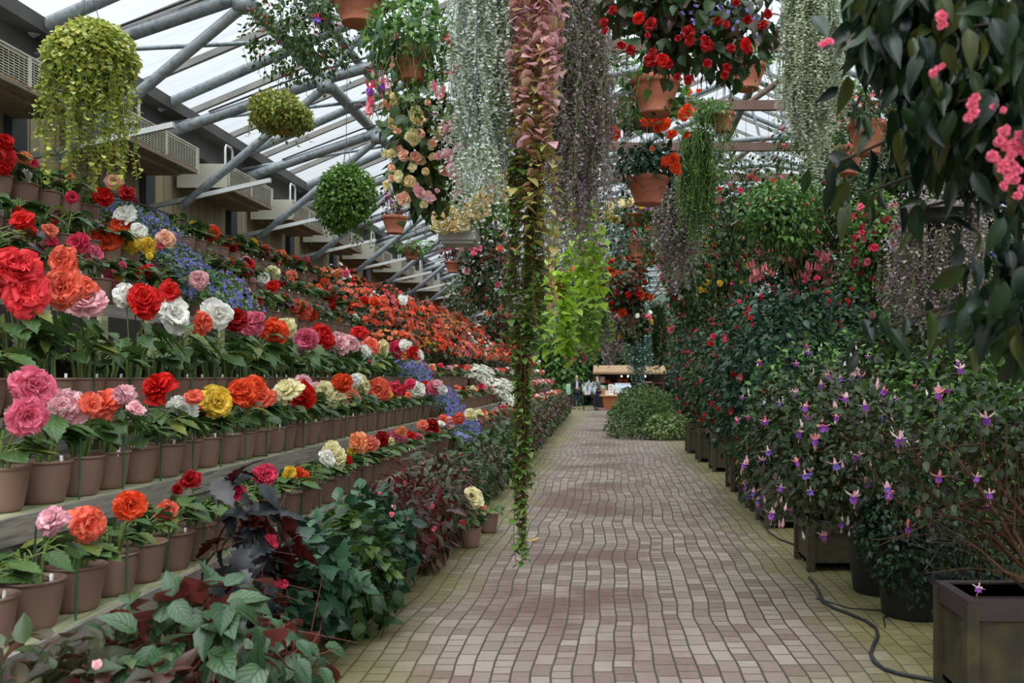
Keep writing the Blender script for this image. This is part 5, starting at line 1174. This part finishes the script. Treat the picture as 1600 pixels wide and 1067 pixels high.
floor_plant('rex_begonia', 'dark bronze begonia at the bottom edge below the silver-veined one', -1.50, 3.25, (-.1, 0, .34), (.40, .24, .26), 260, 'rex', 'redleaf', .10, 203, shell=.4)
floor_plant('rex_begonia', 'silver-leaved begonia at the bottom edge in front of the lowest shelf', -1.45, 4.15, (-.05, 0, .30), (.28, .3, .30), 190, 'rex', 'silver', .12, 204, shell=.4)
floor_plant('angel_wing_begonia', 'tall near-black begonia with jagged leaves and red undersides', -1.83, 4.75, (.02, 0, .78), (.20, .2, .40), 100, 'angel', 'angel', .15, 205, 3, [bl('M', .07)], shell=.5, down=.7)
floor_plant('angel_wing_begonia', 'second jagged dark-leaved begonia lower in front of the tall one', -1.72, 4.55, (.0, 0, .45), (.18, .18, .3), 60, 'angel', 'angel', .12, 206, shell=.5, down=.8)
LP = [(-1.78, 5.25, .50, (.30, .3, .36), 230, 'begonia', 'bluegreen', .085, 'leafy blue-green begonia beside the dark jagged one'),
      (-1.70, 5.9, .45, (.32, .35, .40), 260, 'begonia', 'green', .085, 'broad green begonia spreading to the brick edge'),
      (-1.72, 6.6, .48, (.30, .35, .40), 260, 'begonia', 'bluegreen', .08, 'blue-green begonia with red stems at the brick edge'),
      (-1.72, 7.25, .50, (.28, .32, .40), 280, 'ovate', 'redleaf', .08, 'dark red begonia dotted with tiny pink flowers'),
      (-1.70, 7.9, .48, (.28, .32, .42), 300, 'lance', 'redleaf', .11, 'narrow-leaved dark red begonia in the middle of the border'),
      (-1.70, 8.6, .50, (.28, .34, .42), 300, 'lance', 'brownleaf', .12, 'narrow-leaved bronze begonia with pale drooping leaves'),
      (-1.72, 9.3, .46, (.26, .34, .40), 280, 'lance', 'redleaf', .11, 'narrow-leaved red begonia behind the two small pots'),
      (-1.75, 10.1, .44, (.26, .36, .38), 260, 'lance', 'brownleaf', .11, 'bronze begonia under the end of the lowest shelf'),
      (-1.80, 10.9, .42, (.24, .36, .36), 240, 'ovate', 'fuleaf', .08, 'green border plant under the end of the lowest shelf'),
      (-1.80, 11.8, .42, (.26, .4, .38), 240, 'lance', 'fuleaf', .10, 'narrow-leaved green plant near the shelf end'),
      (-1.78, 12.7, .45, (.28, .45, .42), 260, 'lance', 'brownleaf', .11, 'olive border plant at the shelf end'),
      (-1.78, 13.7, .45, (.28, .45, .44), 260, 'ovate', 'green', .09, 'green border plant under the blue lobelia'),
      (-1.75, 14.8, .48, (.30, .5, .46), 280, 'lance', 'fuleaf', .12, 'dark border plant at the start of the far staging')]
for k, (x, y, z, rad, n, key, leaf, lsz, lab) in enumerate(LP):
    floor_plant('border_begonia', lab, x, y, (.04, 0, z - .06), (rad[0] + .04, rad[1] + .05, rad[2] + .04), int(n * 2.2), key, leaf, lsz * 1.1, 210 + k, 7 if 2 <= k <= 9 else 0, SMP, 'border plants below the near staging', shell=.4, down=.55)
fb = []
for v in range(3):
    rs = np.random.RandomState(240 + v); g = Geo(); blob(g, 420, (0, 0, .52), (.36, .75, .46), 'ovate', .12, rs, .35, .5); fb.append(g.mesh('foliage', [M[('brownleaf', 'fuleaf', 'redleaf')[v]]]))
for k in range(17):
    y = 15.9 + k * 1.4
    root = empty('border_begonia', (-1.72 - .018 * k, y, 0), 'bronze border begonia along the far staging, %s plant from its near end' % ordinal(k + 1), 'foliage plant', 'border plants below the far staging')
    place('soil', ME_SOIL, place('pot', ME_POT, root)); place('foliage', fb[(k * 2) % 3], root, rot=(0, 0, PI * (k % 2)))

# black watering hose along the right-hand planters
hp = [(1262, 902), (1275, 915), (1283, 935), (1284, 942), (1300, 953), (1330, 962), (1355, 972), (1372, 985), (1374, 996), (1364, 1010), (1358, 1025), (1364, 1038), (1380, 1049), (1405, 1057), (1440, 1062), (1470, 1068)]
g = Geo(); pts = []
for a, b in hp: Y = F * EYE / (b - CY); pts.append(((a - CX) * Y / F, Y, .012))
q = np.array(pts); t = np.linspace(0, len(q) - 1, 70); pts = np.stack([np.interp(t, np.arange(len(q)), np.convolve(np.pad(q[:, i], 1, 'edge'), [.2, .6, .2], 'valid')) for i in range(3)], 1)
tube(g, pts, .011, 8)
tag(g.build('garden_hose', M['cable']), 'black garden hose snaking across the bricks beside the planters', 'hose')
g = Geo(); tube(g, [(1.45, 6.9, .006), (1.62, 6.6, .006), (1.95, 6.5, .006), (1.78, 6.35, .006), (1.72, 6.1, .006)], .005, 6)
tag(g.build('drip_tube', M['cable']), 'thin black drip tube curling at the foot of the black pots', 'tube')
g = Geo(); pts = []
for a, b in ((1186, 806), (1190, 818), (1203, 834), (1218, 844), (1240, 852)): Y = F * EYE / (b - CY); pts.append(((a - CX) * Y / F, Y, .010))
tube(g, pts, .009, 6); tag(g.build('drip_tube', M['cable']), 'short black tube on the mossy bricks beside the slatted planter', 'tube')
g = Geo(); instances(g, LEAF['petal5'], [P(829, 846, 9.25) * 1.0], [(.8, .2, .25)], [(0, 0, 1)], .09); instances(g, LEAF['petal5'], [P(829, 846, 9.25)], [(-.7, .2, .35)], [(0, 0, 1)], .07)
o = g.build('fallen_petal', pm('Y')); o.location.z = -(EYE + (CY - 846) * 9.25 / F) + .012
tag(o, 'pale yellow fallen petal on the bricks under the long vine', 'petal')

# ================================================================== KIOSK, TABLE AND PEOPLE
M['thatch'] = plain('straw_thatch', ['#7d6346', '#94795a', '#685139'], .95, 30, bump=.6, stretch=(6, 6, 1))
M['counter'] = plain('orange_brown_wood', ['#a5603a', '#b56d44'], .6, 3)
M['tan'] = plain('cardboard', ['#c89a68', '#d8ae7e'], .8, 3)
M['whitecard'] = plain('white_card', '#eeece6', .7)
M['redprint'] = plain('red_print', '#c02432', .7)
M['plastic'] = plain('clear_bag_plastic', ['#d7dbe0', '#b9c4d0', '#e8ebee'], .3, 8)
M['redgoods'] = plain('red_goods', ['#9a3a30', '#b3503e'], .7, 6)
M['mint'] = plain('mint_card', '#b9dcc6', .7)
M['black'] = plain('black_metal', '#1c1a1a', .5)
M['lamp'] = emit('lamp_bulb', '#fff4dc', 4.)
KY = 46.
def kx(px): return (px - CX) * KY / F
t = empty('sales_counter', (kx(965), KY, 0), 'orange-brown wooden sales counter at the far end of the path', 'counter')
g = Geo(); w0, w1 = kx(941) - kx(965), kx(1020) - kx(965)
g.add([(w0 + .1, -.25, 0), (w1, -.25, 0), (w1, .5, 0), (w0 + .1, .5, 0), (w0, -.35, .66), (w1, -.35, .66), (w1, .5, .66), (w0, .5, .66)], [(0, 3, 2, 1), (4, 5, 6, 7), (0, 1, 5, 4), (1, 2, 6, 5), (2, 3, 7, 6), (3, 0, 4, 7)])
g.build('body', M['counter'], t, smooth=False)
g = Geo(); box(g, (w0 - .12, -.45, .66), (w1 + .1, .6, .71)); g.build('top', M['tan'], t, smooth=False)
def block(name, label, cat, px0, px1, py0, py1, mat, dep=.25, y=KY, group=None, extra=None, mats=None):
    a, b = P(px0, py1, y), P(px1, py0, y); g = Geo(); box(g, (a.x, y - dep / 2, a.z), (b.x, y + dep / 2, b.z))
    if extra: extra(g, a, b, y - dep / 2)
    return tag(g.build(name, mats or M[mat], smooth=False), label, cat, group)
zt = .712
def on(px0, px1, h, mat, name, lab, cat, dep=.25, y=KY, z=zt, extra=None, mats=None, group=None):
    py1 = CY + (EYE - z) * F / y; return block(name, lab, cat, px0, px1, py1 - h * F / y, py1, mat, dep, y, group, extra, mats)
def stripes(g, a, b, y):
    for k in range(3): z = a.z + (b.z - a.z) * (.2 + .26 * k); box(g, (a.x + .01, y - .006, z), (b.x - .01, y, z + .03), 1)
on(934, 944.5, .34, 'tan', 'crate', 'tan striped crate on the left end of the sales counter', 'crate', extra=stripes, mats=[M['tan'], M['counter']])
on(935, 944, .12, 'mint', 'leaflet_box', 'pale green leaflet box standing on the tan crate', 'box', z=zt + .343)
def redmark(g, a, b, y):
    w, h = b.x - a.x, b.z - a.z
    for u, v, s, q in ((.25, .7, .2, .1), (.55, .72, .2, .08), (.3, .45, .45, .08), (.35, .2, .12, .1), (.6, .2, .15, .1)): box(g, (a.x + u * w, y - .006, a.z + v * h), (a.x + u * w + s * w, y, a.z + v * h + q * h), 1)
on(945.5, 950, .22, 'whitecard', 'price_card', 'small white price card beside the tan crate', 'sign', .04, KY - .3, extra=redmark, mats=[M['whitecard'], M['redprint']])
on(950.5, 959, .52, 'whitecard', 'price_board', 'tall white price board on the sales counter', 'sign', .05, KY - .28, extra=redmark, mats=[M['whitecard'], M['redprint']])
for k in range(7):
    g = Geo(); lathe(g, [(0, 0), (.11, 0), (.13, .12), (.11, .24), (.04, .32), (.06, .36), (.02, .37)], 9)
    tag(g.build('gift_bag', M['plastic'], None, (kx(962.5 + k * 3.4), KY + .12 * (k % 2), zt + (.19 if k % 2 else .19))), 'clear wrapped gift bag on the display tray of the counter, %s from the left' % ordinal(k + 1), 'bag', 'gift bags on the counter')
on(960.5, 985, .18, 'whitecard', 'display_tray', 'long white display tray on the counter under the gift bags', 'tray', .6, extra=lambda g, a, b, y: box(g, (a.x, y - .01, a.z + .06), (b.x, y, a.z + .1), 1), mats=[M['whitecard'], M['black']])
on(997, 1001.5, .55, 'whitecard', 'white_post_sign', 'narrow white standing sign behind the hedge mounds', 'sign', .1)
on(1001.8, 1024, .17, 'whitecard', 'display_tray', 'white tray of small goods at the right end of the counter', 'tray', .4, z=zt)
for k in range(5):
    g = Geo(); lathe(g, [(0, 0), (.06, 0), (.07, .08), (.03, .13), (0, .14)], 8); tag(g.build('trinket', [M['redgoods'] if k % 2 else pm('P')], None, (kx(1004 + 4 * k), KY, zt + .175)), 'tiny coloured trinket on the right-hand tray, %s from the left' % ordinal(k + 1), 'trinket', 'trinkets on the right-hand tray')
KB = 48.5
def kb(px): return (px - CX) * KB / F
t = empty('kiosk', (kb(972), KB, 0), 'straw-thatched kiosk with goods shelves at the end of the greenhouse', 'kiosk')
x0, x1 = kb(927) - kb(972), kb(1040) - kb(972)
g = Geo(); g.add([(x0, -.5, 1.72), (x1, -.5, 1.72), (x1, .9, 2.05), (x0, .9, 2.05), (x0, -.5, 1.82), (x1, -.5, 1.82), (x1, .9, 2.17), (x0, .9, 2.17)], [(0, 3, 2, 1), (4, 5, 6, 7), (0, 1, 5, 4), (1, 2, 6, 5), (2, 3, 7, 6), (3, 0, 4, 7)]); g.build('roof', M['thatch'], t, smooth=False)
for k in range(4):
    xx = x0 + .1 + k * (x1 - x0 - .2) / 3; g = Geo(); box(g, (xx - .04, -.1, 0), (xx + .04, -.02, 1.80)); g.build('post', M['boxdark'], t, smooth=False)
g = Geo(); box(g, (x0, .85, 0), (x1, .9, 2.04)); g.build('back_panel', M['boxdark'], t, smooth=False)
for z in (.90, 1.25): g = Geo(); box(g, (x0 + .1, .45, z), (x1 - .1, .85, z + .03)); g.build('shelf', M['counter'], t, smooth=False)
for k, (px, z, m, h, w) in enumerate(((933, 1.283, 'whitecard', .30, .3), (940, 1.283, 'whitecard', .3, .3), (949, 1.283, 'redgoods', .15, .25), (970, 1.283, 'redgoods', .2, .3), (977, 1.283, 'redgoods', .18, .3), (945, .933, 'mint', .2, .3), (951, .933, 'mint', .22, .2), (966, .933, 'redgoods', .2, .3), (1012, 1.283, 'whitecard', .06, .5))):
    g = Geo(); box(g, (-w / 2, -.1, 0), (w / 2, .1, h)); tag(g.build('goods_box', M[m], None, (kb(px), KB + .62, z + .001), smooth=False), '%s box of goods on the kiosk shelves, %s of those on the %s shelf' % ({'whitecard': 'white', 'redgoods': 'red', 'mint': 'mint green'}[m], ordinal((k if k < 5 else k - 5 if k < 8 else 5) + 1), 'upper' if z > 1.1 else 'lower'), 'box', 'goods on the kiosk shelves')
for k, px in enumerate((971, 981, 1008)):
    o = hanging('hanging_lamp', 'small glowing lamp under the thatched kiosk roof, %s from the left' % ordinal(k + 1), 'lamp', (kb(px), KB - .35, 1.60), None, 'kiosk lamps', up=.16)
    g = Geo(); lathe(g, [(0, -.04), (.026, -.02), (.03, .01), (.015, .05), (0, .06)], 10); g.build('bulb', M['lamp'], o)
# black trestle table with white goods
TY = 45.2; tx = lambda px: (px - CX) * TY / F
t = empty('trestle_table', (tx(921), TY, 0), 'black trestle table left of the sales counter', 'table')
g = Geo(); box(g, (-.36, -.3, .70), (.36, .3, .74)); g.build('tabletop', M['black'], t, smooth=False)
for a in (-1, 1):
    for b in (-1, 1): g = Geo(); box(g, (a * .27 - .02, b * .25 - .02, 0), (a * .27 + .02, b * .25 + .02, .7)); g.build('leg', M['black'], t, smooth=False)
g = Geo(); box(g, (-.27, -.26, .22), (.27, -.23, .26)); g.build('stretcher', M['black'], t, smooth=False)
for k, (dx, h, w) in enumerate(((-.22, .62, .20), (.02, .66, .18), (.22, .55, .16))):
    g = Geo(); lathe(g, [(0, 0), (w * .4, 0), (w * .55, h * .3), (w * .5, h * .55), (w * .25, h * .62)], 10); rs = np.random.RandomState(k); blob(g, 26, (0, 0, h * .8), (w * .6, w * .6, h * .25), 'ovate', .12, rs, mat=1)
    tag(g.build('wrapped_plant', [M['plastic'], M['silverleaf']], None, (tx(921) + dx, TY, .742)), 'white wrapped gift plant on the black trestle table, %s from the left' % ordinal(k + 1), 'plant', 'wrapped plants on the trestle table')
g = Geo(); box(g, (-.11, -.02, 0), (.11, .02, .16)); redmark(g, Vector((-.11, 0, 0)), Vector((.11, 0, .16)), -.02)
tag(g.build('price_card', [M['whitecard'], M['redprint']], None, (tx(918), TY - .22, .742), smooth=False), 'white price card with red print on the black trestle table', 'sign')
t = empty('notice_board', P(888, 621, 44.) , 'mint green notice board on a stand left of the standing person', 'sign'); t.location.z = 0
g = Geo(); box(g, (-.09, -.02, .75), (.09, .02, 1.25)); g.build('panel', M['mint'], t, smooth=False)
g = Geo(); box(g, (-.015, -.015, 0), (.015, .015, .75)); box(g, (-.12, -.12, 0), (.12, .12, .02)); g.build('stand', M['black'], t, smooth=False)
g = Geo()
for k in range(4): box(g, (-.06, -.023, .85 + k * .09), (.06, -.0201, .875 + k * .09))
g.build('printed_lines', M['stake'], t, smooth=False)

M['skin'] = plain('skin', '#c99a7e', .55); M['hair'] = plain('dark_hair', '#1a1412', .6); M['jacket'] = plain('black_jacket', ['#15161a', '#1c1d22'], .8, 10)
M['shirt'] = plain('pale_shirt', '#c9ccd2', .8); M['jeans'] = plain('navy_jeans', ['#1c2640', '#243052'], .85, 20); M['shoe'] = plain('black_shoe', '#141212', .6); M['grey'] = plain('grey_top', '#5a5c60', .85)
def skin_obj(name, verts, edges, radii, mat, parent, sub=1):
    me = bpy.data.meshes.new(name); me.from_pydata([tuple(v) for v in verts], edges, []); me.materials.append(mat)
    o = bpy.data.objects.new(name, me); COL.objects.link(o); o.parent = parent
    m = o.modifiers.new('Skin', 'SKIN'); m.use_smooth_shade = True
    o.data.skin_vertices[0] if o.data.skin_vertices else None
    bpy.context.view_layer.objects.active = o
    if not me.skin_vertices:
        me.attributes  # created with the modifier
    for i, r in enumerate(radii):
        sv = me.skin_vertices[0].data[i]; rr = r if hasattr(r, '__len__') else (r, r); sv.radius = rr; sv.use_root = (i == 0)
    s = o.modifiers.new('Subdivision', 'SUBSURF'); s.levels = sub; s.render_levels = sub
    return o
def person(loc, rz, label, top, legs, inner=None, h=1.66, reach=True):
    """standing figure facing -y locally"""
    root = empty('person', loc, label, 'person', None, rz); k = h / 1.70
    def V(*a): return Vector(a) * k
    ver, edg, rad = [], [], []
    def add(p, r, par=None):
        ver.append(p); rad.append(r * k if not hasattr(r, '__len__') else (r[0] * k, r[1] * k)); 
        if par is not None: edg.append((par, len(ver) - 1))
        return len(ver) - 1
    pel = add(V(0, 0, .92), (.15, .105)); wa = add(V(0, 0, 1.08), (.13, .09), pel); ch = add(V(0, 0, 1.28), (.155, .10), wa); nb = add(V(0, .01, 1.43), (.07, .06), ch)
    nk = add(V(0, .0, 1.50), (.05, .05), nb); jaw = add(V(0, -.02, 1.56), (.06, .07), nk); hd = add(V(0, 0, 1.63), (.073, .09), jaw); add(V(0, .01, 1.69), (.045, .055), hd); add(V(0, -.105, 1.595), .012, jaw)
    jl, pl = [], []
    for s in (-1, 1):
        hp_ = add(V(s * .09, 0, .86), .088, pel); kn = add(V(s * .10, -.02, .48), .058, hp_); an = add(V(s * .10, .01, .09), .04, kn); add(V(s * .11, -.12, .04), .035, an)
        pl.append([V(s * .09, 0, .88), V(s * .10, -.02, .48), V(s * .10, .01, .10)])
        sh = add(V(s * .18, .01, 1.38), .055, ch); el = add(V(s * .235, .03, 1.10), .042, sh)
        wr = V(s * .06, -.20, 1.03) if reach else V(s * .23, -.06, .86)
        w = add(wr, .028, el); pa = add(wr + (V(-s * .05, -.04, .0) if reach else V(0, -.02, -.07)), (.038, .02), w)
        dirn = V(-s * .055, -.02, .0) if reach else V(0, -.02, -.06)
        for q in range(4):
            o_ = V(0, -.006, .02 * (q - 1.5)) if reach else V(.0, .018 * (q - 1.5), 0)
            f1 = add(ver[pa] + dirn * .6 + o_, .009, pa); add(ver[f1] + dirn * (.55 + .1 * (q in (1, 2))) + V(0, -.008, -.006), .008, f1)
        th = add(ver[w] + (V(-s * .02, -.05, .035) if reach else V(0, -.05, -.04)), .010, w); add(ver[th] + dirn * .5, .009, th)
        jl.append([V(s * .18, .01, 1.38), V(s * .24, .03, 1.10), wr])
    skin_obj('body', ver, edg, rad, M['skin'], root)
    jv = [V(0, 0, .90), V(0, 0, 1.08), V(0, 0, 1.28), V(0, .01, 1.43)]; je = [(0, 1), (1, 2), (2, 3)]; jr = [(.172 * k, .125 * k), (.155 * k, .112 * k), (.178 * k, .12 * k), (.082 * k, .075 * k)]
    for a in jl:
        b0 = len(jv); jv += a[:2] + [a[1] * .1 + a[2] * .9]; je += [(2, b0), (b0, b0 + 1), (b0 + 1, b0 + 2)]; jr += [.072 * k, .058 * k, .042 * k]
    skin_obj('jacket' if inner else 'top', jv, je, jr, M[top], root)
    jv = [V(0, 0, .95)]; je = []; jr = [(.16 * k, .118 * k)]
    for a in pl:
        b0 = len(jv); jv += a; je += [(0, b0), (b0, b0 + 1), (b0 + 1, b0 + 2)]; jr += [.102 * k, .075 * k, .06 * k]
    skin_obj('trousers', jv, je, jr, M[legs], root)
    for s in (-1, 1): skin_obj('shoe', [V(s * .10, .03, .05), V(s * .11, -.06, .045), V(s * .115, -.16, .035)], [(0, 1), (1, 2)], [.05 * k, .048 * k, .036 * k], M['shoe'], root)
    skin_obj('hair', [V(0, .045, 1.60), V(0, .035, 1.67), V(0, -.025, 1.715)], [(0, 1), (1, 2)], [(.085 * k, .08 * k), (.088 * k, .085 * k), (.06 * k, .06 * k)], M['hair'], root)
    for s in (-1, 1):
        g = Geo(); lathe(g, [(0, -.008), (.008, 0), (0, .008)], 6, 0, V(s * .03, -.093, 1.63)); g.build('eye', M['black'], root)
    if inner: g = Geo(); box(g, V(-.045, -.135, 1.06), V(.045, -.10, 1.40)); g.build('shirt_front', M[inner], root, smooth=False)
    return root
p1 = P(897, 640, 46.5); person((p1.x + .12, 46.5, 0), .25, 'person in dark jacket and pale shirt standing at the path end, hands together', 'jacket', 'jeans', 'shirt')
p2 = P(934, 640, 45.9); person((p2.x, 45.9, 0), -1.2, 'person in a grey top and navy jeans standing between the trestle table and the counter', 'grey', 'jeans', None, 1.6)

# ================================================================== LIGHT AND CAMERA
w = bpy.data.worlds.new('overcast_sky'); bpy.context.scene.world = w; w.use_nodes = True
nt = w.node_tree; bg = nt.nodes['Background']
tc = nt.nodes.new('ShaderNodeTexCoord'); sp = nt.nodes.new('ShaderNodeSeparateXYZ'); nt.links.new(tc.outputs['Generated'], sp.inputs[0])
z = mth(nt, 'MAXIMUM', sp.outputs[2], 0.)                       # overcast sky: darkest at the horizon, three times as bright overhead
lum = mth(nt, 'MULTIPLY_ADD', mth(nt, 'POWER', z, 1.3), .88, .12)
back = mth(nt, 'MULTIPLY_ADD', sp.outputs[1], -.5, 1.)         # brighter towards the hidden sun behind the camera
nt.links.new(mth(nt, 'MULTIPLY', mth(nt, 'MULTIPLY', lum, back), 4.6), bg.inputs['Strength']); bg.inputs['Color'].default_value = (.93, .97, 1.0, 1)
sun = bpy.data.lights.new('hazy_sun', 'SUN'); so = bpy.data.objects.new('hazy_sun', sun); COL.objects.link(so)
sun.energy = 2.2; sun.angle = math.radians(50); sun.color = (1, .97, .92); so.rotation_euler = Vector((.25, .75, -1.15)).to_track_quat('-Z', 'Y').to_euler(); so.location = (0, -3, 9)
sc = bpy.context.scene
cam = bpy.data.cameras.new('camera'); co = bpy.data.objects.new('camera', cam); COL.objects.link(co); sc.camera = co
co.location = (0, 0, EYE); co.rotation_euler = (PI / 2, 0, 0)
cam.sensor_width = 36; cam.lens = F / 1600 * 36; cam.shift_x = -(CX - 800) / 1600; cam.shift_y = (CY - 533.5) / 1600
cam.clip_start = .05; cam.clip_end = 200
cam.dof.use_dof = True; cam.dof.focus_distance = 7.5; cam.dof.aperture_fstop = 3.2
sc.view_settings.view_transform = 'Standard'; sc.view_settings.look = 'None'; sc.view_settings.gamma = 1; sc.view_settings.use_curve_mapping = False
sc.view_settings.exposure = 0.3
sc.cycles.use_denoising = True; sc.cycles.max_bounces = 6; sc.cycles.diffuse_bounces = 3; sc.cycles.glossy_bounces = 2; sc.cycles.transmission_bounces = 4; sc.cycles.transparent_max_bounces = 8
